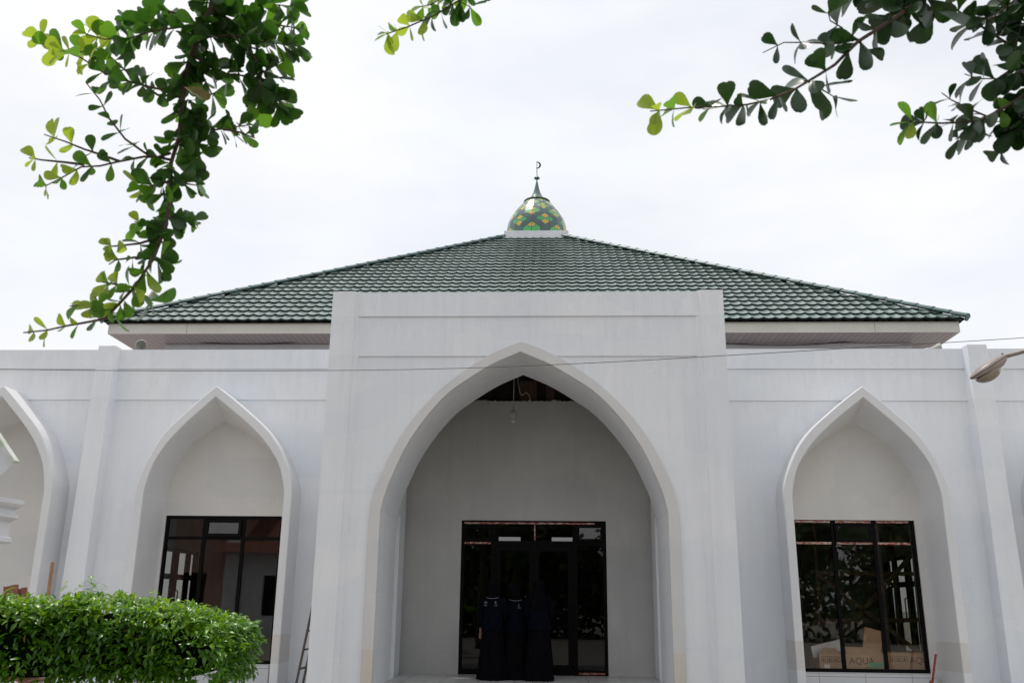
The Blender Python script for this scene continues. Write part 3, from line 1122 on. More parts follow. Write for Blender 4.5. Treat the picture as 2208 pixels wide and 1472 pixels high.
# dark underlay below the tiles
b = MB()
ap = (RX, RY, EZ + HALF * SL - 0.03)
cs = [(RX + sx * HALF * 0.995, RY + sy * HALF * 0.995, EZ - 0.03) for sx, sy in ((-1, -1), (1, -1), (1, 1), (-1, 1))]
for k in range(4):
    b.face([cs[k], cs[(k + 1) % 4], ap])
b.build('roof_underlay', M['dark'], roof)
# hip caps: overlapping half-round sections
for sx, sy in ((-1, -1), (1, -1), (1, 1), (-1, 1)):
    b = MB()
    A = Vector((RX + sx * (HALF + 0.05), RY + sy * (HALF + 0.05), EZ + 0.05))
    B = Vector((RX + sx * 1.0, RY + sy * 1.0, EZ + (HALF - 1.0) * SL + 0.05))
    dv = B - A
    L = dv.length
    dv.normalize()
    side = dv.cross(Vector((0, 0, 1))).normalized()
    upn = side.cross(dv).normalized()
    n = int(L / 0.40)
    for k in range(n):
        p0 = A + dv * (k * L / n)
        p1 = A + dv * ((k + 1) * L / n + 0.03)
        rws = []
        for p, rad, lift in ((p0 + dv * 0.001, 0.05, 0.012), (p0, 0.125, 0.012), (p0 + dv * 0.03, 0.125, 0.012), (p0 + dv * 0.035, 0.12, 0.009), (p1, 0.114, 0.0)):
            rws.append([p + upn * lift + side * (-rad * math.cos(math.pi * q / 8)) + upn * (rad * 0.72 * math.sin(math.pi * q / 8) - 0.02) for q in range(9)])
        b.grid(rws)
    b.tube([A + dv * 0.03 - upn * 0.02, A + dv * 0.0 - upn * 0.02], [0.09, 0.085], 10)
    b.build('hip_cap', M['ridge'], roof, smooth=False)
# fascia boards and soffit
b = MB()
fo = HALF - 0.10
for k in range(4):
    Mr = Matrix.Translation((RX, RY, 0)) @ Matrix.Rotation(k * math.pi / 2, 4, 'Z')
    b.box(-fo + 0.03, fo, -fo, -fo + 0.03, EZ - 0.27, EZ - 0.0, M=Mr)
b.build('fascia', M['cream'], roof)
b = MB()
q = fo - 0.03
b.face([(RX - q, RY - q, EZ - 0.255), (RX + q, RY - q, EZ - 0.255), (RX + q, RY + q, EZ - 0.255), (RX - q, RY + q, EZ - 0.255)])
sf = b.build('soffit', M['soffit'], roof)
sf.location.z -= 0.27 - 0.255
for k in range(-8, 9, 4):
    b = MB()
    b.box(RX + k - 0.003, RX + k + 0.003, RY - fo - 0.002, RY - fo - 0.0005, EZ - 0.265, EZ - 0.04)
    b.build('fascia_joint', M['dark'], roof)

# ---- dome
dome = None
DC = (-0.52, 30.0)
prof = [(r_, 13.88 + (z_ - 13.88) * 0.935) for r_, z_ in [(1.10, 13.88), (1.095, 14.10), (1.083, 14.32), (1.055, 14.52), (1.010, 14.69), (0.945, 14.84), (0.85, 15.02), (0.735, 15.20), (0.63, 15.34), (0.53, 15.46), (0.42, 15.58), (0.32, 15.66)]]
# v parameter that keeps the lozenges in shape as the gores narrow
N = 21
vv = [0.0]
for (r0, z0), (r1, z1) in zip(prof, prof[1:]):
    vv.append(vv[-1] + math.hypot(r1 - r0, z1 - z0) / ((r0 + r1) / 2 * (2 * math.pi / N) * 0.72))
vbase = vv[1] * 0.9
b = MB()
fuv = []
for k in range(N):
    u0, u1 = k - 0.5, k + 0.5
    for j in range(len(prof) - 1):
        pts, uvs = [], []
        for (u, i) in ((u0, j), (u1, j), (u1, j + 1), (u0, j + 1)):
            th = u * 2 * math.pi / N
            r, z = prof[i]
            pts.append((DC[0] + r * math.sin(th), DC[1] - r * math.cos(th), z))
            uvs.append((u, vv[i] - vbase))
        b.face(pts)
        fuv.extend(uvs)
base = MB()
base.box(-1.63, 0.59, RY - 1.11, RY + 1.11, 13.4, 13.90)
dome = b.build('dome', M['dome'], mosque)
uvl = dome.data.uv_layers.new(name='dome')
for i, q in enumerate(fuv):
    uvl.data[i].uv = q
base.build('dome_base', M['domebase'], dome, bevel=0.01)
b = MB()
capp = [(0.42, 15.445), (0.49, 15.45), (0.485, 15.48), (0.36, 15.55), (0.26, 15.62), (0.19, 15.73), (0.13, 15.86), (0.09, 16.0), (0.065, 16.12), (0.04, 16.24), (0.012, 16.36)]
b.lathe(capp, DC, 21)
b.build('dome_cap', M['cap'], dome)
b = MB()
b.lathe([(0.012, 16.34), (0.03, 16.365), (0.10, 16.405), (0.115, 16.425), (0.10, 16.445), (0.05, 16.49), (0.02, 16.55), (0.012, 16.60)], DC, 16)
b.build('finial', M['cap'], dome, smooth=True)
b = MB()
b.lathe([(0.014, 16.59), (0.012, 16.82), (0.010, 17.07)], DC, 10)
b.build('finial_rod', M['crescent'], dome, smooth=True)
b = MB()
cz, cxn = 16.955, DC[0] + 0.015
Ro, n = 0.135, 28
pf, pb = [], []
front, back = [], []
a0, a1 = R(-112), R(112)
rows = []
for i in range(n + 1):
    a = a0 + (a1 - a0) * i / n
    tk = 0.062 * math.cos(a / (a1) * math.pi / 2) + 0.004
    o = (cxn + Ro * math.cos(a), cz + Ro * math.sin(a))
    ii = (cxn + (Ro - tk) * math.cos(a), cz + (Ro - tk) * math.sin(a))
    y0, y1 = DC[1] - 0.012, DC[1] + 0.012
    rows.append([(o[0], y0, o[1]), (ii[0], y0, ii[1]), (ii[0], y1, ii[1]), (o[0], y1, o[1])])
b.grid(rows, close=True)
b.build('crescent', M['crescent'], dome)

# ------------------------------------------------------------------ things on and around the mosque
# loudspeaker horns behind the parapet


def horn(label, base, tip_dir, r=0.15):
    o = empty('horn_loudspeaker', (base[0], base[1], 5.7), label, 'loudspeaker', 'horn loudspeakers at the roof corners')
    d = Vector(tip_dir).normalized()
    c = Vector(base)
    b = MB()
    prof = [(0.05, -0.26), (0.06, -0.16), (0.045, -0.12), (0.06, -0.06), (0.085, 0.0), (0.12, 0.05), (r, 0.09), (r + 0.012, 0.10), (r - 0.006, 0.102), (0.11, 0.05), (0.06, -0.02), (0.02, -0.05)]
    q = d.to_track_quat('Z', 'Y')
    rows = []
    for rad, z in prof:
        rows.append([c + q @ Vector((rad * math.cos(2 * math.pi * k / 24), rad * math.sin(2 * math.pi * k / 24), z)) for k in range(24)])
    b.grid(rows, close=True)
    b.build('horn', M['horn'], o, smooth=True)
    b = MB()
    b.tube([(c.x, c.y + 0.02, 5.7), (c.x, c.y + 0.02, c.z - 0.05)], 0.02)
    b.build('mount_pole', M['steel'], o)


p = at(306, 747, 18.6)
horn('grey horn loudspeaker facing forward under the left roof corner behind the parapet', (p.x, 18.6, p.z), (0.25, -1, -0.05), 0.12)
p = at(2019, 752, 18.6)
horn('grey horn loudspeaker seen from its side under the right roof corner', (p.x, 18.6, p.z), (0.95, -0.35, 0.1), 0.12)


def cable(name, pts, rad, label, mat=None, n=10, cat='cable', group=None):
    b = MB()
    P = [Vector(p) for p in pts]
    out = []
    Q = [P[0]] + P + [P[-1]]
    for i in range(1, len(Q) - 2):
        p0, p1, p2, p3 = Q[i - 1:i + 3]
        for j in range(n):
            s = j / n
            out.append(0.5 * (2 * p1 + (p2 - p0) * s + (2 * p0 - 5 * p1 + 4 * p2 - p3) * s * s + (3 * p1 - p0 - 3 * p2 + p3) * s ** 3))
    out.append(P[-1])
    b.tube(out, rad, 6)
    return tag(b.build(name, mat or M['wire'], smooth=True), label, cat, group)


cable('overhead_cable', [at(x, y, 10) for x, y in ((-900, 778), (-300, 792), (0, 795.5), (300, 799), (700, 798.5), (1000, 793.5), (1300, 781), (1570, 766), (1900, 746.5), (2208, 728), (2700, 694))], 0.0036,
      'thin black overhead cable sagging across the whole facade')
cable('eave_cable', [at(x, y, 20.85) for x, y in ((395, 734), (440, 738.5), (500, 741), (550, 741.5), (620, 739), (670, 735), (760, 734), (900, 736))], 0.012,
      'black cable sagging under the eave left of the portal', group='cables strung under the eaves')
cable('eave_cable', [at(x, y, 20.86) for x, y in ((1400, 738), (1570, 741), (1650, 744), (1740, 743), (1820, 737), (1880, 734.5), (1930, 732), (1942, 727))], 0.012,
      'black cable sagging under the eave right of the portal', group='cables strung under the eaves')
cable('eave_cable', [at(x, y, 20.88) for x, y in ((390, 733), (520, 735), (700, 735), (900, 735))], 0.014,
      'black cable running straight along the upper wall left of the portal', group='cables strung under the eaves')
cable('eave_cable', [at(x, y, 20.88) for x, y in ((1400, 733), (1700, 733), (1900, 732.5), (1934, 730))], 0.014,
      'black cable running straight along the upper wall right of the portal', group='cables strung under the eaves')

# pendant lamp in the porch
p = at(1108, 893, 16.4)
lampo = empty('pendant_lamp', (p.x, 16.4, 6.1), 'small bulb socket hanging on a thin cord in the central arch', 'lamp')
b = MB()
b.tube([(p.x, 16.4, 6.12), (p.x - 0.005, 16.4, p.z + 0.5), (p.x - 0.01, 16.4, p.z + 0.14)], 0.007, 6)
b.build('cord', M['cord'], lampo)
b = MB()
b.lathe([(0.012, p.z + 0.15), (0.018, p.z + 0.10), (0.03, p.z + 0.07), (0.05, p.z + 0.05), (0.063, p.z + 0.03), (0.066, p.z - 0.02), (0.062, p.z - 0.09)], (p.x - 0.01, 16.4), 20)
b.build('socket', simple('bakelite_white', (0.42, 0.40, 0.36), (0.36, 0.34, 0.31), 0.4), lampo, smooth=True)
b = MB()
b.lathe([(0.03, p.z - 0.08), (0.055, p.z - 0.10), (0.058, p.z - 0.12), (0.045, p.z - 0.15), (0.015, p.z - 0.165)], (p.x - 0.01, 16.4), 20)
b.build('bulb', M['cord'], lampo, smooth=True)
cable('loose_wire', [at(x, y, 16.45) for x, y in ((1117, 812), (1117, 822), (1120, 836), (1121, 846), (1127, 851), (1134, 846), (1140, 852), (1145, 866), (1146, 870))], 0.006,
      'loose pale wire dangling kinked from the porch ceiling', M['cord'], cat='wire')

M['ladder'] = simple('worn_ladder_timber', (0.11, 0.085, 0.07), (0.06, 0.045, 0.04), 0.8, 20)
# ladder leaning against the portal's flank
lad = empty('ladder', (-4.3, 15.9, 0), 'dark ladder leaning on the left flank of the portal', 'ladder')
A0, A1 = Vector((-4.245, 15.72, 0)), Vector((-3.66, 15.72, 3.9))
for yy in (0, 0.45):
    b = MB()
    b.bar(A0 + Vector((0, yy, 0)), A1 + Vector((0, yy, 0)), 0.03, 0.05, upv=Vector((0, 1, 0)))
    b.build('side_rail', M['ladder'], lad)
for k in range(13):
    q = A0.lerp(A1, (k + 0.5) / 13)
    b = MB()
    b.bar(q + Vector((0, 0.02, 0)), q + Vector((0, 0.43, 0)), 0.05, 0.025)
    b.build('rung', M['ladder'], lad)

# timber pole, red stick
b = MB()
b.bar(at(107, 1340, 16.2) + Vector((-0.02, -0.1, -1.0)), at(113.5, 1211, 16.2), 0.055, 0.04)
tag(b.build('timber_pole', M['wood'], bevel=0.005), 'straight brown timber pole standing upright behind the hedge', 'pole')
b = MB()
p0, p1 = at(2008, 1490, 16.75), at(2018, 1409, 16.75)
b.bar(p0 + (p0 - p1) * 0.6, p1, 0.035, 0.03)
b.bar(p0 + (p0 - p1) * 0.6 + Vector((-0.05, -0.02, 0)), p0.lerp(p1, 0.3) + Vector((-0.035, -0.02, 0)), 0.045, 0.03)
tag(b.build('red_stick', M['red'], bevel=0.004), 'worn red stick leaning beside the right window', 'stick')

# stack of clay roof tiles behind the hedge
st = empty('clay_tile_stack', (-5.25, 9.0, 0), 'stack of terracotta roof tiles behind the hedge, two standing on top', 'roof tiles')


def clay_tile(Mt, name='roof_tile'):
    b = MB()
    rows = []
    for s in (0, 1):
        rw = []
        for k in range(13):
            x = -0.11 + 0.22 * k / 12
            rw.append(Vector((x, 0.018 + 0.022 * math.sin(k / 12 * 2 * math.pi), 0.36 * s)))
        for k in range(12, -1, -1):
            x = -0.11 + 0.22 * k / 12
            rw.append(Vector((x, -0.0 + 0.022 * math.sin(k / 12 * 2 * math.pi), 0.36 * s)))
        rows.append([Mt @ q for q in rw])
    idx = b.grid(rows, close=True)
    b.f.append(tuple(reversed(idx[0])))
    b.m.append(0)
    b.f.append(tuple(idx[1]))
    b.m.append(0)
    return b.build(name, M['clay'], st)


for k in range(26):
    clay_tile(Matrix.Translation((-5.25 + random.uniform(-.02, .02) + (0.26 if k % 2 else 0), 8.95 + 0.2, 0.03 + (k // 2) * 0.105)) @ Matrix.Rotation(R(90), 4, 'X') @ Matrix.Rotation(R(random.uniform(-4, 4)), 4, 'Y'))
p = at(43, 1263, 9.0)
clay_tile(Matrix.Translation((p.x - 0.01, 9.0, p.z - 0.345)) @ Matrix.Rotation(R(-13), 4, 'Y') @ Matrix.Rotation(R(35), 4, 'Z') @ Matrix.Scale(0.6, 4, (1, 0, 0)))
p = at(58, 1270, 9.05)
clay_tile(Matrix.Translation((p.x - 0.0, 9.05, p.z - 0.345)) @ Matrix.Rotation(R(-10), 4, 'Y') @ Matrix.Rotation(R(-20), 4, 'Z') @ Matrix.Scale(0.6, 4, (1, 0, 0)))

# ------------------------------------------------------------------ cartons behind the right window
def carton(label, x0, x1, y0, y1, z0, z1, open_, marks):
    o = empty('carton', ((x0 + x1) / 2, (y0 + y1) / 2, z0), label, 'box', 'cartons behind the right window')
    b = MB()
    t = 0.006
    b.box(x0, x1, y0, y0 + t, z0, z1)
    b.box(x0, x1, y1 - t, y1, z0, z1)
    b.box(x0, x0 + t, y0 + t, y1 - t, z0, z1)
    b.box(x1 - t, x1, y0 + t, y1 - t, z0, z1)
    b.box(x0 + t, x1 - t, y0 + t, y1 - t, z0, z0 + t)
    if not open_:
        b.box(x0 + t, x1 - t, y0 + t, y1 - t, z1 - t, z1)
    b.build('carton_body', M['card'], o)
    if open_:
        for (q0, q1, hh, lean) in open_:
            f = MB()
            f.face([(q0, y0 + 0.02, z1), (q1, y0 + 0.02, z1), (q1 - 0.12, y0 + lean, z1 + hh), (q0 + 0.02, y0 + lean, z1 + hh * 1.15)])
            f.face([(q0, y0 + 0.026, z1), (q1, y0 + 0.026, z1), (q1 - 0.12, y0 + lean + 0.006, z1 + hh), (q0 + 0.02, y0 + lean + 0.006, z1 + hh * 1.15)])
            f.build('flap', M['card'], o)
    for kind, x, z, s in marks:
        if kind == 'label':
            l = MB()
            l.box(x, x + s, y0 - 0.003, y0 - 0.001, z, z + 0.085)
            l.build('label', M['green_label'], o)
            text('printed_text', '* --- -- --*', 0.05, (x + s / 2, y0 - 0.004, z + 0.042), M['cardink'], o)
        elif kind == 'sticker':
            l = MB()
            l.box(x, x + s, y0 - 0.003, y0 - 0.001, z, z + s)
            l.build('sticker', M['paper'], o)
        elif kind == 'icons':
            l = MB()
            for k in range(int(s)):
                a = x + k * 0.105
                for (u0, u1, w0, w1) in ((0, .09, 0, .008), (0, .09, .092, .1), (0, .008, .008, .092), (.082, .09, .008, .092), (.03, .06, .02, .055), (.04, .05, .055, .08)):
                    l.box(a + u0, a + u1, y0 - 0.003, y0 - 0.001, z + w0, z + w1)
            l.build('handling_mark', M['cardink'], o)
        else:
            text('printed_text', kind, s, (x, y0 - 0.003, z), M['cardink'], o)
    return o


carton('opened brown carton with a green label behind the right window', 4.80, 5.955, 17.42, 17.95, 0.32, 0.725, [(5.30, 5.95, 0.10, 0.16), (4.85, 5.2, 0.09, -0.02)],
       [('AQUA', 5.55, 0.60, 0.155), ('icons', 4.83, 0.575, 4), ('sticker', 4.88, 0.44, 0.10), ('label', 5.66, 0.50, 0.30), ('icons', 5.60, 0.40, 2)])
carton('closed brown carton at the right end behind the right window', 5.99, 7.0, 17.44, 17.95, 0.32, 0.745, [],
       [('AQUA', 6.62, 0.62, 0.155), ('icons', 6.06, 0.60, 3), ('WATER', 6.5, 0.46, 0.05)])
b = MB()
T = Matrix.Translation((5.0, 17.55, 0.74)) @ Matrix.Rotation(R(-14), 4, 'Y') @ Matrix.Rotation(R(20), 4, 'X')
b.box(-0.28, 0.30, 0, 0.03, -0.04, 0.17, M=T)
tag(b.build('foam_sheet', M['paper']), 'white foam sheet sticking out of the opened carton', 'foam sheet')
b = MB()
T = Matrix.Translation((5.80, 17.62, 0.70)) @ Matrix.Rotation(R(14), 4, 'Y') @ Matrix.Rotation(R(-8), 4, 'X')
b.box(-0.17, 0.16, 0, 0.012, 0, 0.46, M=T)
tag(b.build('cardboard_sheet', M['card']), 'flat cardboard sheet standing tilted behind the cartons', 'cardboard')
M['oldwood'] = simple('old_timber', (0.16, 0.095, 0.055), (0.10, 0.06, 0.035), 0.8, 8)
# trestle scaffold standing in the hall
sc = empty('timber_scaffold', (6.2, 20, 0.32), 'rough timber scaffold standing in the dark hall behind the right window', 'scaffold')
for x in (5.4, 7.4):
    for y in (19.4, 20.6):
        b = MB()
        b.bar((x, y, 0.32), (x + 0.05, y, 3.6), 0.07, 0.06)
        b.build('post', M['oldwood'], sc)
for (a, c) in (((5.4, 19.35, 0.6), (7.4, 19.35, 2.6)), ((7.4, 19.35, 0.6), (5.4, 19.35, 2.2)), ((5.3, 19.45, 2.2), (7.6, 19.45, 2.2)), ((5.3, 19.45, 1.25), (7.6, 19.45, 1.3)), ((5.4, 19.3, 1.6), (6.3, 20.7, 3.2))):
    b = MB()
    b.bar(a, c, 0.05, 0.08)
    b.build('brace', M['oldwood'], sc)

# ------------------------------------------------------------------ street lamp
YL = 12.0
sl_ = empty('street_lamp', (8.2, YL, 0), 'weathered street lamp head with a domed lens on a slanting arm', 'street lamp')
tip, neck = at(2094, 815, YL), at(2166, 769, YL)
ax = neck - tip
LA = ax.length
ax.normalize()
pe = Vector((0, -1, 0)).cross(ax).normalized()
if pe.z < 0:
    pe = -pe
# stations along the axis: (t, top, bottom, half width)
top = MB()
bot = MB()
stn = [(0.0, 0.004, 0.012, 0.03), (0.05, 0.022, 0.03, 0.075), (0.15, 0.045, 0.055, 0.12), (0.3, 0.062, 0.072, 0.145), (0.5, 0.068, 0.092, 0.15), (0.68, 0.060, 0.098, 0.13), (0.85, 0.050, 0.085, 0.10), (0.97, 0.042, 0.055, 0.07), (1.02, 0.030, 0.03, 0.045)]
rt, rb = [], []
for t, a, c, hw in stn:
    o = tip + ax * (LA * t)
    rt.append([o + pe * (a * math.sin(math.pi * k / 12) + 0.004) + Vector((0, -hw * math.cos(math.pi * k / 12), 0)) for k in range(13)])
    rb.append([o - pe * (c * math.sin(math.pi * k / 12) ** 0.8) + Vector((0, -hw * 0.97 * math.cos(math.pi * k / 12), 0)) for k in range(13)])
top.grid(rt)
bot.grid(rb)
seam = MB()
for sgn in (-1, 1):
    seam.tube([tip + ax * (LA * t) + Vector((0, sgn * hw * 0.985, 0)) for t, a, c, hw in stn], 0.0055, 6)
top.build('lamp_shell', M['lamp'], sl_, smooth=True)
bot.build('lamp_body', M['steel'], sl_, smooth=True)
seam.build('shell_seam', M['wire'], sl_)
b = MB()
o = tip + ax * (LA * 0.40) - pe * 0.055
rows = []
fx = (ax * 0.93 - pe * 0.0).normalized()
for j in range(9):
    ph = math.pi / 2 * j / 8
    rr_, dp = math.cos(ph), math.sin(ph)
    rows.append([o + fx * (0.19 * rr_ * math.cos(2 * math.pi * k / 24)) + Vector((0, 0.12 * rr_ * math.sin(2 * math.pi * k / 24), 0)) - (pe * 0.118 - ax * 0.02) * dp for k in range(24)])
b.grid(rows, close=True)
lens = simple('dusty_lens', (0.27, 0.23, 0.16), (0.16, 0.13, 0.10), 0.25, 14, coat=0.5)
b.build('lens', lens, sl_, smooth=True)
b = MB()
e = at(2208, 757.5, YL)
dvr = (e - neck).normalized()
pts = [neck - dvr * 0.06, neck + dvr * 0.5, neck + dvr * 1.2, neck + dvr * 1.75 + Vector((0, 0, -0.02))]
b.tube(pts, 0.027, 12)
b.build('arm', M['lamp'], sl_, smooth=True)
b = MB()
px = pts[-1].x
b.tube([(px, YL, 0), (px, YL, 2.5), (px, YL, pts[-1].z + 0.08)], [0.09, 0.075, 0.055], 14)
b.lathe([(0.15, 0.0), (0.15, 0.03), (0.1, 0.06)], (px, YL), 16)
b.build('pole', M['lamp'], sl_, smooth=True)
b = MB()
q = tip + ax * (LA * 1.0) + pe * 0.036
b.tube([q, q + pe * 0.02], 0.012, 8)
b.build('bolt', M['wire'], sl_)

# ------------------------------------------------------------------ gate pavilion at the left edge
gp = empty('gate_canopy', (-3.4, 4.0, 0), 'white moulded concrete gate canopy corner at the left edge', 'gate')
dirv = Vector((math.sin(R(9)), math.cos(R(9)), 0))
E = at(52, 1088, 5.0)
sidev = Vector((-dirv.y, dirv.x, 0))     # to the left
b = MB()
# moulded beam running away from the viewer, ending at E; profile (inset, z)
zp = E.z
prof = [(0.24, -0.215), (0.04, -0.215), (0.028, -0.205), (0.03, -0.185), (0.045, -0.175), (0.048, -0.10), (0.028, -0.085), (0.016, -0.075), (0.016, -0.06), (0.034, -0.055), (0.036, -0.03), (0.01, -0.014), (0.0, 0.0), (0.0, 0.024), (0.24, 0.024)]
front, back_ = [], []
for ins, z in prof:
    p1 = Vector((E.x, E.y, 0)) + sidev * ins - dirv * ins * 0.6
    p0 = p1 - dirv * 3.4
    back_.append((p1.x, p1.y, zp + z))
    front.append((p0.x, p0.y, zp + z))
idx = b.grid([front, back_])
# return of the moulding across the end
end2 = []
for ins, z in prof:
    p1 = Vector((E.x, E.y, 0)) + sidev * 0.6 - dirv * ins * 0.6
    end2.append((p1.x, p1.y, zp + z))
b.grid([back_, end2])
b.build('moulded_beam', M['concrete'], gp)
b = MB()
q0 = Vector((E.x, E.y, 0)) + sidev * 0.16 - dirv * 0.2
for k in (0, 1):
    c = q0 - dirv * (0.1 + 2.6 * k)
    b.box(c.x - 0.13, c.x + 0.05, c.y - 0.13, c.y + 0.05, 0, zp - 0.21)
b.build('post', M['concrete'], gp)
# upswept corner of the little roof above the beam
b = MB()
T0 = [(-150, 770), (-60, 868), (30, 999), (22, 1006), (-40, 1060), (-160, 1150)]
A = [at(x, y, 4.9) for x, y in T0]
B = [q + Vector((-0.42, 0.45, 0.0)) for q in A]
b.face(A)
b.face(list(reversed(B)))
for k in range(len(A)):
    k2 = (k + 1) % len(A)
    b.face([A[k2], A[k], B[k], B[k2]], 1 if k < 2 else 0)
# raised verge board along the upper edge, grooved underside
up_e = [at(x, y, 4.88) for x, y in ((-150, 758), (-60, 856), (34, 996))]
for p0, p1 in zip(up_e, up_e[1:]):
    b.bar(p0, p1, 0.05, 0.02, 1)
for dyy in (0.1, 0.2, 0.3):
    b.bar(at(24, 1007, 4.9) + Vector((-dyy, dyy, 0.0)), at(-150, 1145, 4.9) + Vector((-dyy, dyy, 0.0)), 0.03, 0.012, 0)
b.build('roof_corner', [M['concrete'], M['moss']], gp)
b = MB()
P0 = at(-110, 1000, 5.0)
b.box(P0.x - 0.1, P0.x + 0.08, 4.9, 5.1, zp + 0.02, P0.z + 0.1)
b.build('roof_post', M['concrete'], gp)

# ------------------------------------------------------------------ leaves


def leaf_into(mb, base, d, nrm, L, W, m=0, curl=0.15, fold=0.25, obov=True, notch=False):
    d = d.normalized()
    s = d.cross(nrm)
    if s.length < 1e-4:
        s = d.cross(Vector((1, 0.2, 0.1)))
    s.normalize()
    n = s.cross(d).normalized()
    st = [(0.0, 0.06), (0.18, 0.24), (0.38, 0.58), (0.58, 0.90), (0.76, 1.0), (0.90, 0.84), (0.97, 0.55), (1.0, 0.25)] if obov else \
         [(0.0, 0.06), (0.2, 0.62), (0.42, 1.0), (0.65, 0.85), (0.85, 0.42), (1.0, 0.03)]
    i0 = len(mb.v)
    for t, wd in st:
        c = base + d * (L * t) - n * (curl * L * t * t)
        hw = wd * W / 2
        tip_in = -0.05 * L if (notch and t > 0.99) else 0
        mb.v.append(tuple(c + s * hw + n * (hw * fold)))
        mb.v.append(tuple(c + d * tip_in))
        mb.v.append(tuple(c - s * hw + n * (hw * fold)))
    for k in range(len(st) - 1):
        a = i0 + 3 * k
        mb.f.append((a, a + 1, a + 4, a + 3))
        mb.f.append((a + 1, a + 2, a + 5, a + 4))
        mb.m.extend((m, m))


def rvec():
    while True:
        v = Vector((random.uniform(-1, 1), random.uniform(-1, 1), random.uniform(-1, 1)))
        if 0.05 < v.length < 1:
            return v.normalized()


def px_len(Y):
    return 1 / F * Y * 1.04


def twig(wood, leaf, pts, Y0, Y1, r0, r1, step=26, whorl=(2, 4), size=(40, 58), young=(0.8, 1.0), ystart=0.85, pend=0.15, jit=0.0, tipw=True, lsc=1.03):
    """pts: photo pixels along the twig (root to tip); leaves in loose whorls along it. young: probabilities (mid, young) past ystart"""
    P = [at(x, y, Y0 + (Y1 - Y0) * i / max(1, len(pts) - 1)) for i, (x, y) in enumerate(pts)]
    n = len(P)
    wood.tube(P, [r0 + (r1 - r0) * i / max(1, n - 1) for i in range(n)], 6)
    L = [0]
    for a, c in zip(pts, pts[1:]):
        L.append(L[-1] + math.hypot(c[0] - a[0], c[1] - a[1]))
    tot = L[-1]
    s = random.uniform(0.2, 0.8) * step
    while s <= tot + 1:
        ss = min(s, tot)
        i = max(k for k in range(n) if L[k] <= ss + 1e-6)
        i = min(i, n - 2)
        f = (ss - L[i]) / max(1e-6, L[i + 1] - L[i])
        q = P[i].lerp(P[i + 1], f)
        td = (P[i + 1] - P[i]).normalized()
        q = q + rvec() * jit
        tt = ss / tot
        last = s + step * 0.6 > tot
        k = random.randint(*whorl) + (2 if last and tipw else 0)
        ph = random.uniform(0, 6.28)
        a1 = td.cross(Vector((0.3, 0.5, 0.8))).normalized()
        a2 = td.cross(a1)
        for j in range(k):
            an = ph + 2 * math.pi * j / k + random.uniform(-.5, .5)
            d = a1 * math.cos(an) + a2 * math.sin(an) + td * random.uniform(0.15, 0.9) + Vector((0, 0, -pend))
            nr = td * 0.8 + Vector((0, -0.2, 0.7)) + rvec() * 0.7
            sz = random.uniform(size[0] * 0.82, size[1]) * lsc * px_len(q.y) * (0.7 if last and j > 2 else 1)
            pr = random.random()
            if tt > ystart:
                m = 2 if pr < young[1] else 1
            else:
                m = 1 if pr < young[0] * tt ** 1.5 else 0
            leaf_into(leaf, q, d, nr, sz, sz * random.uniform(0.56, 0.74), m, random.uniform(-0.05, 0.3), random.uniform(0.05, 0.4), True, random.random() < 0.5)
        s += step * random.uniform(0.75, 1.25)


LEAFM = [M['leaf'], M['leafmid'], M['leafyoung']]


def overhang_tree(label, base, limb_pts):
    o = empty('tree', base, label, 'tree', 'shade trees overhanging the camera')
    b = MB()
    b.tube([Vector(base), Vector(base) + Vector((0.02, 0.03, 1.2)), Vector(base) + Vector((0.05, 0.02, 2.4)), Vector(base) + Vector((0.1, 0.1, 3.8)), Vector(base) + Vector((0.12, 0.1, 5.2))], [0.15, 0.12, 0.105, 0.08, 0.05], 12)
    b.build('trunk', M['trunk'], o, smooth=True)
    for pts, r in limb_pts:
        b = MB()
        n = len(pts)
        b.tube(pts, [r * (1 - 0.6 * i / (n - 1)) for i in range(n)], 8)
        b.build('limb', M['bark'], o, smooth=True)
    return o


def crown_over(tree, limbs, n, seed):
    rnd = random.Random(seed)
    lf = MB()
    state = random.getstate()
    random.seed(seed)
    for pts in limbs:
        for k in range(n):
            f = rnd.uniform(0.05, 0.62) * (len(pts) - 1)
            i = min(int(f), len(pts) - 2)
            q = Vector(pts[i]).lerp(Vector(pts[i + 1]), f - i)
            c = q + Vector((rnd.uniform(-.55, .55), rnd.uniform(-.6, .3), rnd.uniform(0.05, 0.7)))
            ph = rnd.uniform(0, 6.28)
            for j in range(5):
                an = ph + j * 1.26
                L = rnd.uniform(0.05, 0.075)
                leaf_into(lf, c, Vector((math.cos(an), math.sin(an), rnd.uniform(-.4, .4))), Vector((0, 0, 1)) + rvec() * 0.5, L, L * 0.62, 1 if rnd.random() < 0.3 else 0, 0.15, 0.2)
    random.setstate(state)
    lf.build('crown', LEAFM, tree, smooth=True)


# left tree ---------------------------------------------------------------
tr_top = at(470, -60, 2.5)
mid_top = at(1075, -90, 2.5)
ltree = overhang_tree('leafy tree whose drooping leafy branch hangs at the upper left', (-2.6, 0.5, 0), [
    ([Vector((-2.53, 0.55, 3.0)), Vector((-2.2, 1.2, 3.9)), Vector((-1.5, 2.2, 3.95)), tr_top], 0.030),
    ([Vector((-2.5, 0.58, 3.7)), Vector((-1.6, 1.6, 4.2)), Vector((-0.5, 2.3, 3.95)), mid_top], 0.026),
])
crown_over(ltree, [[(-2.5, 0.56, 4.3), (-2.45, 0.6, 5.4)], [(-2.53, 0.55, 3.6), (-2.2, 1.2, 4.0), (-1.5, 2.2, 4.05)], [(-2.5, 0.58, 3.9), (-1.6, 1.6, 4.3), (-0.5, 2.3, 4.1)]], 70, 5)
wd, lf = MB(), MB()
Y = 2.5
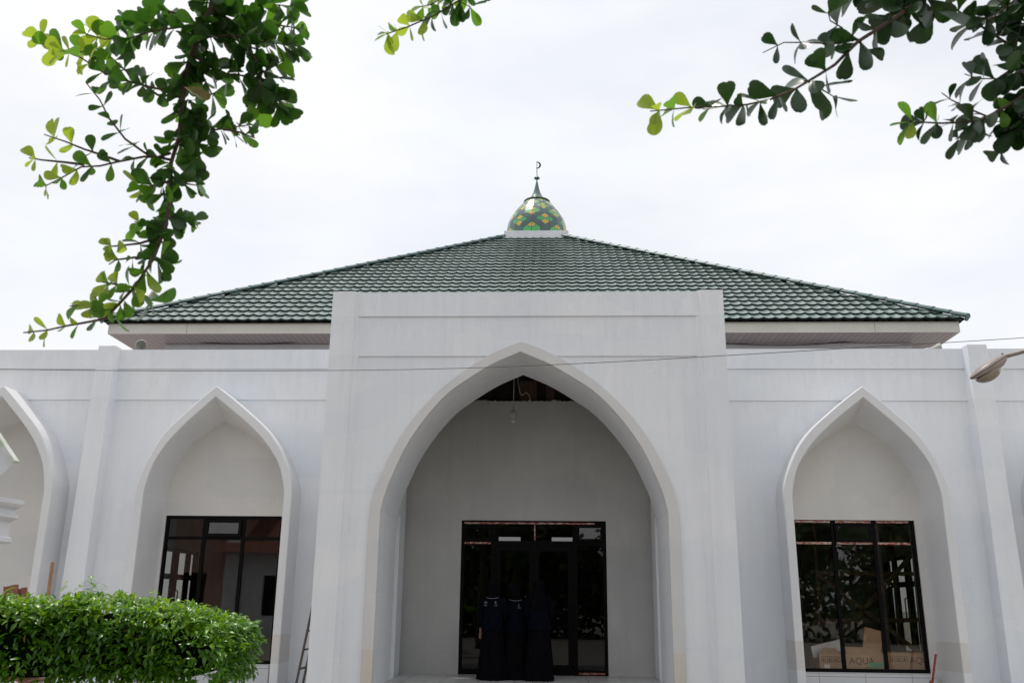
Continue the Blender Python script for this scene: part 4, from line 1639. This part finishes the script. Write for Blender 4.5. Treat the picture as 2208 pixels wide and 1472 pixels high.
main = [(470, -60), (455, 20), (439, 52), (413, 119), (398, 170), (393, 232), (385, 300), (369, 351), (367, 424), (356, 491), (331, 558), (289, 620), (227, 687)]
twig(wd, lf, main[:9], Y, Y, 0.011, 0.006, 24, (3, 5), (46, 62), (0.6, 0.0), 2, jit=0.016, tipw=False)
twig(wd, lf, main[8:], Y, Y - 0.1, 0.006, 0.004, 23, (3, 4), (40, 56), (0.85, 0.4), 0.5, jit=0.012)
twig(wd, lf, [(227, 687), (185, 695), (145, 702), (100, 712), (50, 717)], Y - 0.1, Y - 0.18, 0.004, 0.002, 36, (2, 3), (32, 48), (1, 0.75), 0.3)
for pts, st_, wh, sz, yg, ys, dy in [
    ([(413, 119), (385, 180), (345, 193), (285, 178), (225, 158), (175, 125), (105, 98), (62, 64)], 32, (2, 4), (42, 58), (0.6, 0.75), 0.62, -0.1),
    ([(395, 210), (340, 205), (290, 170), (235, 120), (175, 112), (120, 110)], 34, (2, 4), (40, 56), (0.7, 0.7), 0.7, 0.1),
    ([(439, 52), (395, 58), (331, 67), (279, 83), (225, 85), (180, 72)], 24, (3, 5), (50, 64), (0.6, 0.5), 0.75, 0.05),
    ([(385, 30), (345, 20), (300, 40), (265, 55)], 24, (3, 4), (54, 68), (0.5, 0.2), 0.9, 0.1),
    ([(369, 345), (320, 335), (270, 300), (235, 255), (215, 215), (185, 178)], 38, (2, 3), (34, 50), (0.4, 0.3), 0.92, -0.08),
    ([(369, 330), (340, 339), (310, 338), (258, 348), (215, 358), (175, 360), (130, 385), (100, 400)], 42, (2, 3), (34, 46), (0.9, 0.8), 0.68, -0.05),
    ([(258, 348), (222, 335), (182, 322), (140, 305), (95, 290)], 40, (2, 3), (38, 52), (0.9, 0.9), 0.5, -0.06),
    ([(182, 355), (140, 350), (90, 345), (62, 340)], 40, (1, 2), (36, 46), (1, 0.9), 0.4, -0.06),
    ([(413, 100), (450, 80), (500, 75), (560, 90), (610, 95), (655, 92)], 20, (3, 5), (48, 64), (0.35, 0), 2, 0.12),
    ([(430, 60), (480, 30), (530, 20), (585, 10), (640, 15)], 21, (3, 5), (50, 66), (0.3, 0), 2, 0.18),
    ([(500, 75), (545, 120), (575, 165), (590, 205), (600, 225)], 18, (3, 5), (50, 64), (0.2, 0), 2, 0.15),
    ([(413, 119), (450, 140), (490, 160), (540, 165), (580, 150), (610, 130)], 20, (3, 5), (48, 64), (0.25, 0), 2, 0.1),
    ([(398, 230), (430, 262), (465, 280), (500, 275), (535, 270)], 20, (3, 5), (44, 58), (0.5, 0), 2, 0.08),
    ([(455, 20), (500, 45), (550, 50), (600, 55), (640, 60)], 22, (3, 5), (50, 64), (0.25, 0), 2, 0.22),
    ([(413, 119), (440, 170), (455, 200), (470, 215)], 27, (2, 4), (46, 60), (0.4, 0), 2, 0.14),
    ([(560, 175), (568, 205), (590, 235)], 20, (3, 5), (48, 62), (0.2, 0), 2, 0.2),
    ([(480, 278), (515, 285), (550, 298)], 28, (2, 3), (38, 52), (0.4, 0), 2, 0.04),
    ([(393, 250), (415, 290), (430, 330), (420, 345)], 24, (3, 4), (50, 66), (0.3, 0), 2, 0.1),
    ([(369, 380), (395, 395), (425, 400)], 24, (3, 4), (50, 66), (0.3, 0), 2, 0.05),
    ([(369, 390), (330, 400), (300, 410)], 24, (3, 4), (44, 58), (0.7, 0.2), 0.6, 0.0),
    ([(360, 470), (390, 470), (415, 478)], 22, (3, 4), (40, 52), (0.3, 0), 2, 0.05),
    ([(356, 491), (315, 485), (290, 478)], 24, (2, 3), (36, 48), (1, 0.4), 0.5, 0.0),
    ([(350, 510), (300, 525), (255, 530), (225, 532)], 26, (2, 4), (34, 46), (1, 0.7), 0.4, -0.06),
    ([(331, 558), (290, 555), (250, 560), (235, 570)], 26, (2, 4), (36, 48), (1, 0.5), 0.5, -0.06),
    ([(331, 558), (355, 570), (375, 580)], 24, (2, 3), (42, 54), (0.2, 0), 2, 0.05),
    ([(289, 620), (245, 612), (220, 608)], 24, (2, 4), (38, 50), (1, 0.6), 0.4, -0.05),
    ([(289, 620), (312, 640), (330, 655)], 30, (1, 2), (54, 66), (0.0, 0), 2, 0.06),
    ([(227, 687), (200, 665), (185, 655), (150, 660)], 26, (2, 3), (30, 42), (1, 0.7), 0.3, -0.1),
    ([(227, 687), (215, 660), (205, 640)], 26, (2, 3), (34, 46), (1, 0.5), 0.4, -0.1),
]:
    twig(wd, lf, pts, Y, Y + dy, 0.0045, 0.0018, st_, wh, sz, yg, ys)
# one dry yellow leaf in the shade of the branch
for (x, y) in ((398, 188), (412, 196)):
    leaf_into(lf, at(x, y, 2.36), Vector((0.8, 0, -0.3)), Vector((0, -1, 0.3)), 48 * px_len(2.4), 30 * px_len(2.4), 3)
wd.build('twigs', M['bark'], ltree)
dry = leaf_mat('dry_leaf', (0.13, 0.11, 0.015), (0.15, 0.12, 0.02), (0.25, 0.2, 0.02), 0.5, tw=0.2)
lf.build('foliage', LEAFM + [dry], ltree, smooth=True)
# sprig hanging in at the top
wd, lf = MB(), MB()
twig(wd, lf, [(1075, -90), (1030, -30), (992, 0), (940, 32), (880, 58), (832, 74)], 2.5, 2.45, 0.004, 0.002, 27, (3, 4), (38, 50), (0.9, 0.85), 0.66)
twig(wd, lf, [(992, 0), (960, -8), (930, 10), (905, 15)], 2.5, 2.45, 0.003, 0.0016, 34, (2, 3), (36, 46), (1, 0.8), 0.4)
twig(wd, lf, [(985, 4), (1000, 8), (1014, 16)], 2.5, 2.48, 0.002, 0.0014, 18, (2, 3), (44, 56), (0.6, 0.1), 2)
twig(wd, lf, [(1075, -90), (1120, -50), (1142, -28)], 2.5, 2.5, 0.003, 0.0016, 40, (1, 2), (30, 38), (0.1, 0), 2)
wd.build('sprig_twigs', M['bark'], ltree)
lf.build('sprig_foliage', LEAFM, ltree, smooth=True)

# right tree --------------------------------------------------------------
rt0 = at(2050, -80, 2.4)
rt1 = at(2330, 60, 2.4)
rtree = overhang_tree('leafy tree whose dark leafy sprays reach in at the upper right', (3.1, 0.6, 0), [
    ([Vector((3.2, 0.65, 3.2)), Vector((2.6, 1.5, 3.9)), Vector((1.9, 2.2, 3.8)), rt0], 0.028),
    ([Vector((3.18, 0.62, 2.6)), Vector((2.6, 1.6, 3.2)), Vector((2.0, 2.3, 3.35)), rt1], 0.028),
])
crown_over(rtree, [[(3.2, 0.7, 4.2), (3.25, 0.7, 5.4)], [(3.2, 0.65, 3.6), (2.6, 1.5, 4.05), (1.9, 2.2, 4.0)], [(3.18, 0.62, 3.4), (2.9, 1.2, 3.6)]], 70, 6)
wd, lf = MB(), MB()
Yr = 2.4
twig(wd, lf, [(2050, -80), (1990, -20), (1950, 25), (1905, 55), (1850, 90), (1800, 140)], Yr, Yr - 0.05, 0.008, 0.0045, 38, (2, 4), (60, 84), (0.05, 0), 2)
twig(wd, lf, [(1800, 140), (1760, 165), (1715, 192), (1660, 215)], Yr - 0.05, Yr - 0.1, 0.0045, 0.003, 36, (2, 4), (58, 82), (0.1, 0), 2, tipw=False, lsc=1.0)
twig(wd, lf, [(1660, 215), (1610, 226), (1550, 230), (1488, 232), (1402, 240)], Yr - 0.1, Yr - 0.15, 0.003, 0.0018, 43, (3, 4), (50, 66), (0.5, 0.55), 0.62, pend=0.3, lsc=1.0)
twig(wd, lf, [(1840, 95), (1780, 94), (1735, 92), (1690, 92), (1645, 114)], Yr, Yr - 0.1, 0.003, 0.0014, 42, (2, 3), (42, 56), (0.1, 0), 2, tipw=False)
for pts, stp, wh, sz, dy in [
    ([(1840, 90), (1815, 60), (1790, 45), (1785, 25)], 34, (2, 3), (52, 66), -0.05),
    ([(1950, 25), (1960, -10), (1975, -40)], 26, (3, 4), (66, 86), 0.1),
    ([(1930, 40), (1925, 10), (1900, -20), (1850, -30)], 26, (3, 4), (60, 82), 0.1),
    ([(1990, -20), (2010, 15), (2020, 40)], 34, (2, 3), (70, 90), 0.0),
    ([(1745, 175), (1775, 195), (1800, 210)], 40, (2, 2), (78, 92), 0.0),
    ([(1610, 226), (1612, 240), (1618, 250)], 60, (1, 1), (72, 80), 0.0),
    ([(1850, 90), (1880, 115), (1900, 130)], 40, (2, 2), (50, 64), 0.05),
]:
    twig(wd, lf, pts, Yr, Yr + dy, 0.003, 0.0015, stp, wh, sz, (0.05, 0), 2, pend=0.35, tipw=False)
twig(wd, lf, [(2330, 60), (2270, 90), (2210, 110), (2165, 90), (2120, 60), (2060, 20), (2040, -10)], Yr, Yr + 0.1, 0.007, 0.002, 36, (2, 4), (56, 74), (0.05, 0), 2)
twig(wd, lf, [(2330, 60), (2280, 150), (2220, 200), (2170, 230), (2110, 262), (2030, 266), (1960, 262)], Yr, Yr - 0.12, 0.007, 0.002, 34, (3, 4), (44, 60), (0.15, 0.1), 0.93, pend=0.25)
for pts, stp, wh, sz in [
    ([(2210, 110), (2180, 150), (2150, 170), (2110, 170), (2080, 160)], 26, (2, 4), (50, 70)),
    ([(2210, 60), (2180, 20), (2150, 0)], 28, (3, 4), (54, 70)),
    ([(2240, 20), (2200, 60), (2190, 110), (2200, 160)], 28, (3, 4), (54, 72)),
    ([(2130, 252), (2090, 235), (2050, 215), (2030, 200)], 28, (2, 3), (40, 56)),
    ([(2190, 225), (2180, 270), (2172, 310), (2150, 335)], 30, (2, 3), (44, 60)),
    ([(2240, 180), (2205, 240), (2195, 290)], 20, (3, 4), (50, 66)),
    ([(2120, 262), (2100, 290), (2060, 300)], 28, (2, 3), (42, 56)),
    ([(2260, 0), (2200, -10), (2150, 30), (2120, 40)], 26, (3, 4), (54, 76)),
    ([(2260, 250), (2200, 270), (2160, 250)], 18, (3, 5), (50, 66)),
]:
    twig(wd, lf, pts, Yr, Yr + random.uniform(-.08, .1), 0.003, 0.0015, stp, wh, sz, (0.05, 0), 2, pend=0.25, tipw=False)
wd.build('twigs', M['bark'], rtree)
lf.build('foliage', [M['leafshade'], M['leafmid'], M['leafyoung']], rtree, smooth=True)

# ------------------------------------------------------------------ hedge
hd = empty('hedge', (-3.6, 6.6, 0), 'clipped bright green hedge with glossy drooping leaves at the lower left', 'hedge')
HXA, HXB = -5.6, -2.2
def hz(x):
    t = (x - HXA) / (HXB - HXA)
    return interp([(-5.6, 1.50), (-4.2, 1.475), (-3.95, 1.49), (-3.6, 1.47), (-3.3, 1.515), (-3.0, 1.48), (-2.6, 1.435), (-2.35, 1.385), (-2.25, 1.32), (-2.1, 1.22)], x)
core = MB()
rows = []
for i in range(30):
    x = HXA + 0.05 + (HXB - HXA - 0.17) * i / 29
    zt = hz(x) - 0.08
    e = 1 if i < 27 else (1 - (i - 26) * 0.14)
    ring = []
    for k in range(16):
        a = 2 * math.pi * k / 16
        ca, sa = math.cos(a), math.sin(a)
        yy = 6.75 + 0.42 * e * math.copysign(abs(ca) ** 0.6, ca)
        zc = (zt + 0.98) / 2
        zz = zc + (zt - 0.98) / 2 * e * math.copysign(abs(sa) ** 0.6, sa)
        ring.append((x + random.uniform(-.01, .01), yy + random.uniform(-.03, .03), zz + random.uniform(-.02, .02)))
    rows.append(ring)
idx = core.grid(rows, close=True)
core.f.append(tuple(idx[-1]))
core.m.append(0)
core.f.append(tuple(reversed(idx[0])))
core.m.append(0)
core.build('shade_core', M['hedgecore'], hd, smooth=True)  # solid near-black core, shade inside the hedge put into its colour
for x in (-5.2, -4.4, -3.6, -2.8):
    b = MB()
    b.tube([(x, 6.75, 0), (x + 0.03, 6.73, 0.5), (x - 0.02, 6.76, 1.1)], [0.035, 0.028, 0.02], 8)
    b.build('stem', M['bark'], hd)
lf = MB()
n_l = 0
while n_l < 13000:
    x = random.uniform(HXA, HXB + 0.02)
    face = random.random()
    zt = hz(x)
    if face < 0.46:       # front
        yb = 6.32 + random.uniform(-0.05, 0.07)
        z = random.uniform(0.98, zt)
        z = z + (0.0)
        k = (z - 0.98) / (zt - 0.98)
        yb += 0.16 * max(0, (k - 0.75) / 0.25) ** 2 + 0.05 * max(0, 0.3 - k)
        out = Vector((0, -1, 0.15 + 0.5 * k))
    elif face < 0.80:     # top
        yb = random.uniform(6.34, 7.15)
        z = zt + random.uniform(-0.07, 0.035) - 0.06 * (abs(yb - 6.75) / 0.4) ** 3
        out = Vector((0, -0.45, 0.8))
    elif face < 0.9:      # right end
        x = HXB + random.uniform(-0.12, 0.0)
        yb = random.uniform(6.34, 7.1)
        z = random.uniform(0.98, 1.36)
        x -= 0.22 * abs((z - 1.18) / 0.4) ** 4
        out = Vector((1, -0.3, 0.3))
    else:
        yb = random.uniform(6.3, 6.5)
        z = zt - random.uniform(0.0, 0.12)
        out = Vector((0, -0.8, 0.6))
    if x > -2.32 and face < 0.8:
        q = (x + 2.32) / 0.18
        if random.random() < q * 0.7:
            continue
    cl = math.sin(x * 7.3 + z * 5) * math.sin(x * 3.1 - yb * 9) + 0.5 * math.sin(x * 17 + yb * 5 + z * 13)
    if cl < -0.35 and random.random() < 0.75:
        continue
    base = Vector((x, yb, z))
    d = out * 0.7 + rvec() * 0.75 + Vector((0.1, 0, -0.28))
    nr = Vector((0, -0.25, 1)) + out * 0.3 + rvec() * 0.45
    L = random.uniform(0.038, 0.072)
    young = random.random() < (0.6 if z > zt - 0.12 else 0.04)
    leaf_into(lf, base, d, nr, L, L * random.uniform(0.36, 0.46), 1 if young else (2 if random.random() < 0.006 else 0), random.uniform(0.15, 0.55), random.uniform(0.1, 0.5), False)
    n_l += 1
# shoots that stick out of the clipped top
for sx, sy, sz in ((-3.44, 6.5, 0.13), (-3.30, 6.55, 0.15), (-3.2, 6.5, 0.12), (-3.36, 6.6, 0.14), (-3.82, 6.5, 0.10), (-2.86, 6.5, 0.10), (-2.78, 6.6, 0.08), (-2.62, 6.5, 0.09), (-2.42, 6.45, 0.09), (-2.3, 6.5, 0.08), (-3.1, 6.6, 0.08), (-4.05, 6.6, 0.06), (-2.12, 6.5, 0.02)):
    b0 = Vector((sx, sy, hz(sx) - 0.03))
    for k in range(12):
        q = b0 + Vector((random.uniform(-.03, .03), random.uniform(-.03, .03), sz * 1.25 * k / 11))
        a = random.uniform(0, 6.28)
        leaf_into(lf, q, Vector((math.cos(a), math.sin(a), random.uniform(-.3, .5))), Vector((0, 0, 1)) + rvec() * 0.3, random.uniform(0.045, 0.075), random.uniform(0.018, 0.03), 1 if k > 6 or random.random() < 0.4 else 0, 0.4, 0.3, False)
lf.build('foliage', [M['hedge'], M['hedgetip'], dry], hd, smooth=True)

# ------------------------------------------------------------------ people at the door


def person(label, x, y, yaw, sc_, hijab, mark, hang=()):
    o = empty('person', (0, 0, 0), label, 'person', 'women in dark uniform at the mosque door')
    H = 1.0
    # body: one skinned figure
    V, Ed, Rd = [], [], []

    def add(p, r, par=None):
        V.append(p)
        Rd.append(r)
        if par is not None:
            Ed.append((par, len(V) - 1))
        return len(V) - 1
    pel = add((0, 0, 0.86), (0.125, 0.09))
    wst = add((0, 0.0, 1.0), (0.105, 0.075), pel)
    ch = add((0, 0.01, 1.18), (0.125, 0.085), wst)
    nk0 = add((0, 0.0, 1.33), (0.06, 0.055), ch)
    nk = add((0, 0.015, 1.39), (0.042, 0.042), nk0)
    hd0 = add((0, 0.03, 1.46), (0.062, 0.072), nk)
    hd1 = add((0, 0.025, 1.54), (0.070, 0.082), hd0)
    add((0, 0.02, 1.60), (0.045, 0.055), hd1)
    add((0, 0.125, 1.475), (0.012, 0.014), hd0)       # nose, facing the door
    for s in (-1, 1):
        sh = add((s * 0.15, 0.0, 1.29), (0.048, 0.045), ch)
        el = add((s * 0.205, -0.02 if s in hang else 0.0, 1.04), (0.036, 0.036), sh)
        if s not in hang:      # forearms raised in front, hands together at the waist
            wr = add((s * 0.10, 0.19, 1.02), (0.024, 0.022), el)
            pm = add((s * 0.065, 0.215, 1.045), (0.022, 0.016), wr)
            for k in range(4):
                f0 = add((s * 0.042, 0.222 - 0.004 * k, 1.075 - 0.016 * k), (0.0085, 0.0085), pm)
                f1 = add((s * 0.015, 0.226 - 0.004 * k, 1.085 - 0.017 * k), (0.008, 0.008), f0)
                add((-s * 0.006 * (1 + k % 2), 0.216 - 0.004 * k, 1.083 - 0.018 * k), (0.0065, 0.0065), f1)
            t0 = add((s * 0.06, 0.20, 1.075), (0.010, 0.010), pm)
            add((s * 0.045, 0.195, 1.10), (0.008, 0.008), t0)
            hp = add((s * 0.085, 0, 0.80), (0.085, 0.085), pel)
            kn = add((s * 0.09, 0.01, 0.46), (0.055, 0.055), hp)
            an = add((s * 0.09, -0.02, 0.08), (0.034, 0.036), kn)
            add((s * 0.10, 0.10, 0.03), (0.036, 0.022), an)
            continue
        wr = add((s * 0.215, 0.03, 0.83), (0.024, 0.022), el)
        pm = add((s * 0.217, 0.045, 0.765), (0.026, 0.014), wr)
        for k, (fx, fl) in enumerate(((-0.022, 0.075), (-0.007, 0.088), (0.008, 0.082), (0.022, 0.066))):
            f0 = add((s * 0.217 + fx * 0.9, 0.052, 0.735), (0.0085, 0.0085), pm)
            f1 = add((s * 0.217 + fx * 1.1, 0.060, 0.735 - fl * 0.5), (0.008, 0.008), f0)
            add((s * 0.217 + fx * 1.0, 0.050, 0.735 - fl), (0.0065, 0.0065), f1)
        t0 = add((s * 0.19, 0.06, 0.775), (0.010, 0.010), pm)
        add((s * 0.182, 0.075, 0.735), (0.008, 0.008), t0)
        hp = add((s * 0.085, 0, 0.80), (0.085, 0.085), pel)
        kn = add((s * 0.09, 0.01, 0.46), (0.055, 0.055), hp)
        an = add((s * 0.09, -0.02, 0.08), (0.034, 0.036), kn)
        add((s * 0.10, 0.10, 0.03), (0.036, 0.022), an)
    me = bpy.data.meshes.new('body')
    me.from_pydata([Vector(v) for v in V], Ed, [])
    me.materials.append(M['skin'])
    bo = bpy.data.objects.new('body', me)
    COL.objects.link(bo)
    bo.parent = o
    sk = bo.modifiers.new('skin', 'SKIN')
    sd = me.skin_vertices[0].data
    for i, r in enumerate(Rd):
        sd[i].radius = r
    sd[0].use_root = True
    ss = bo.modifiers.new('sub', 'SUBSURF')
    ss.levels = ss.render_levels = 1
    # clothes

    def fold(mb, rings, n, amp, k, mat, name, seed):
        rows = []
        for cx, cy, z, rx, ry, fa in rings:
            rows.append([(cx + rx * (1 + amp * fa * math.sin(k * t_ + seed + z * 2)) * math.cos(t_), cy + ry * (1 + amp * fa * math.sin(k * t_ + seed + z * 2)) * math.sin(t_), z)
                         for t_ in [2 * math.pi * q / n for q in range(n)]])
        mb.grid(rows, close=True)
        return mb.build(name, mat, o, smooth=True)
    sd_ = random.uniform(0, 6)
    fold(MB(), [(0, 0, 0.015, 0.255, 0.21, 1), (0, 0, 0.25, 0.225, 0.185, 1), (0, 0, 0.5, 0.20, 0.165, .8), (0, 0, 0.75, 0.18, 0.15, .5), (0, 0, 0.90, 0.165, 0.14, .3), (0, 0, 1.0, 0.135, 0.115, .1)], 48, 0.07, 9, M['skirt'], 'skirt', sd_)
    jk = fold(MB(), [(0, 0, 0.80, 0.195, 0.165, .6), (0, 0, 0.90, 0.185, 0.158, .5), (0, 0, 1.02, 0.165, 0.135, .4), (0, 0.0, 1.15, 0.175, 0.135, .3), (0, 0.0, 1.24, 0.185, 0.125, .1), (0, 0.0, 1.31, 0.175, 0.105, 0), (0, 0.0, 1.345, 0.125, 0.085, 0), (0, 0.005, 1.38, 0.066, 0.066, 0), (0, 0.01, 1.40, 0.058, 0.06, 0)], 40, 0.03, 7, M['navy'], 'jacket', sd_)
    sl = MB()
    for s in (-1, 1):
        if s in hang:
            sl.tube([(s * 0.135, 0, 1.315), (s * 0.175, -0.005, 1.27), (s * 0.20, -0.015, 1.15), (s * 0.212, -0.02, 1.04), (s * 0.216, 0.005, 0.94), (s * 0.216, 0.028, 0.85)], [0.06, 0.062, 0.058, 0.054, 0.05, 0.046], 14)
        else:
            sl.tube([(s * 0.135, 0, 1.315), (s * 0.175, -0.005, 1.27), (s * 0.20, -0.005, 1.15), (s * 0.205, 0.005, 1.05), (s * 0.175, 0.08, 1.02), (s * 0.11, 0.178, 1.02)], [0.06, 0.062, 0.058, 0.056, 0.05, 0.042], 14)
    sl.build('sleeves', M['navy'], jk, smooth=True)
    # head covering / hair
    hz_ = MB()
    if hijab:
        hz_.loft([(0, -0.035, 1.0, 0.10, 0.03), (0, -0.05, 1.08, 0.15, 0.08), (0, -0.03, 1.22, 0.175, 0.12), (0, -0.01, 1.33, 0.155, 0.115), (0, 0.005, 1.40, 0.105, 0.10), (0, 0.012, 1.47, 0.098, 0.108), (0, 0.012, 1.545, 0.094, 0.108), (0, 0.008, 1.60, 0.07, 0.082), (0, 0.005, 1.625, 0.03, 0.035)], 24)
    else:
        hz_.loft([(0, -0.06, 1.30, 0.075, 0.03), (0, -0.05, 1.36, 0.085, 0.05), (0, -0.025, 1.43, 0.092, 0.08), (0, 0.0, 1.50, 0.096, 0.102), (0, 0.006, 1.56, 0.090, 0.104), (0, 0.005, 1.605, 0.066, 0.08), (0, 0.0, 1.625, 0.028, 0.034)], 24)
    hz_.build('headscarf' if hijab else 'hair', M['skirt'], o, smooth=True)
    # white collar piping and printed marks on the shoulders
    if mark:
        cp = MB()
        cp.tube([(0.115 * math.cos(R(a)), -0.094 * abs(math.sin(R(a))) - 0.012, 1.352 - 0.03 * abs(math.sin(R(a)))) for a in range(195, 350, 12)], 0.0035, 6)
        cp.build('collar_piping', M['white_ink'], jk)
        for tx, xx, zz, szz in mark:
            g = text('printed_mark', tx, szz, (xx, -0.148, zz), M['white_ink'], jk)
    sh = MB()
    for s in (-1, 1):
        sh.loft([(s * 0.10, 0.06, 0.0, 0.05, 0.12), (s * 0.10, 0.06, 0.03, 0.05, 0.12), (s * 0.10, 0.05, 0.06, 0.042, 0.09), (s * 0.095, 0.0, 0.085, 0.036, 0.045)], 16)
    sh.build('shoes', M['shoe'], o, smooth=True)
    o.location = (x, y, 0.301)
    o.rotation_euler = (0, 0, yaw)
    o.scale = (sc_,) * 3
    return o


person('woman with dark hair in navy jacket, white shoulder print, left arm hanging free', -1.00, 15.98, R(-6), 0.985, False, [('10', -0.105, 1.25, 0.055), ('6', 0.07, 1.255, 0.065), ('TEAM', 0.075, 1.205, 0.022), ('TEAM', -0.105, 1.205, 0.022)], (-1,))
person('middle woman in navy jacket standing between the other two at the door', -0.62, 16.15, R(4), 0.96, False, [('J', 0.05, 1.25, 0.06), ('ITEM', 0.06, 1.20, 0.024)])
person('woman with long black headscarf over navy jacket nearest the door handle', -0.22, 15.95, R(10), 1.0, True, None)

# ------------------------------------------------------------------ surroundings behind the camera (seen mirrored in the glass)
hs = empty('house', (-16, -9, 0), 'brick house with white columns and red tiled roof mirrored in the left window', 'house')
b = MB()
b.slab('y', -9, 0.3, -24, -14.5, 0, 6.6, [(-17.4, -16.2, 1.0, 2.8), (-22.5, -21.2, 1.0, 2.6)])
b.box(-24, -23.7, -17, -9.001, 0, 6.6)
b.box(-14.8, -14.5, -17, -9.001, 0, 6.6)
b.build('wall', M['brick'], hs)
for x in (-18.9, -15.2):
    b = MB()
    b.box(x, x + 0.7, -8.69, -8.2, 0, 6.7)
    b.build('column', M['concrete'], hs)
b = MB()
b.face([(-15.6, -7.4, 3.7), (-9.5, -7.4, 3.7), (-9.5, -11, 5.6), (-15.6, -11, 5.6)])
b.face([(-24.5, -8, 6.5), (-14, -8, 6.5), (-14, -13, 8.6), (-24.5, -13, 8.6)])
b.face([(-24.5, -13, 8.6), (-14, -13, 8.6), (-14, -18, 6.5), (-24.5, -18, 6.5)])
b.build('roof', M['red_roof'], hs)
b = MB()
b.slab('y', -8.6, 0.2, -14.4, -9.8, 0, 3.9, [(-13.4, -12.2, 0.9, 2.7), (-11.3, -10.5, 0.1, 2.7)])
b.build('annex_wall', M['concrete'], hs)
for x0, x1 in ((-17.4, -16.2), (-22.5, -21.2)):
    b = MB()
    b.box(x0 - 0.03, x1 + 0.03, -9.1, -9.02, 0.95, 2.85)
    b.build('window', M['black'], hs)
b = MB()
b.box(-13.5, -10.4, -8.75, -8.68, 0.1, 2.8)
b.build('window', M['black'], hs)


def bg_tree(label, x, y, h, r, nl):
    o = empty('tree', (x, y, 0), label, 'tree', 'trees behind the camera mirrored in the glass')
    b = MB()
    b.tube([(x, y, 0), (x + 0.1, y, h * 0.3), (x - 0.05, y, h * 0.7)], [0.28, 0.2, 0.08], 10)
    for k in range(6):
        a = k * 1.05
        b.tube([(x, y, h * 0.35), (x + r * 0.6 * math.cos(a), y + r * 0.6 * math.sin(a), h * (0.5 + 0.07 * k))], [0.1, 0.03], 6)
    b.build('trunk', M['trunk'], o)
    # dense shaded inside of the crown
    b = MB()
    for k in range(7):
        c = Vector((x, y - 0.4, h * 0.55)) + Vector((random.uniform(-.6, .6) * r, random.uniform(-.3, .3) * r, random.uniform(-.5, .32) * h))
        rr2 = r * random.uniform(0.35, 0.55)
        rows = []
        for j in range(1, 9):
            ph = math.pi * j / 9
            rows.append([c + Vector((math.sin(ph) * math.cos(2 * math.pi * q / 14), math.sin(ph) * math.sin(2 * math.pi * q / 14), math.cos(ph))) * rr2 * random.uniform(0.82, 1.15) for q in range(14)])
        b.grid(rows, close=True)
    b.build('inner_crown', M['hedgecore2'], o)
    lf = MB()
    cl = [Vector((x, y, h * 0.62)) + rvec() * r * random.uniform(0.3, 0.95) for _ in range(26)]
    cl += [Vector((x + random.uniform(-r, r), y + random.uniform(-.8, 1.2), h * random.uniform(0.05, 0.35))) for _ in range(16)]
    for k in range(nl):
        c = random.choice(cl)
        q = c + rvec() * r * 0.42 * random.random() ** 0.4
        q.z = max(0.15, q.z)
        s = random.uniform(0.3, 0.5)
        leaf_into(lf, q, rvec(), rvec(), s, s * 0.5, 0, 0.2, 0.2, False)
    lf.build('crown', M['treeleaf'], o)


for i, (x, y, h, r) in enumerate([(-5.6, -13.5, 8.0, 3.2), (-1.0, -11, 8.5, 3.4), (4.5, -13, 9.5, 3.8), (10.5, -12, 8.5, 3.6), (16, -10, 9, 3.6)]):
    bg_tree(['dark tree beside the brick house mirrored in the left side of the door', 'dark tree behind the camera mirrored in the middle door', 'tall tree behind the camera mirrored in the right window', 'round tree behind the camera mirrored at the right', 'outermost tree at the right behind the camera'][i], x, y, h, r, 4500)
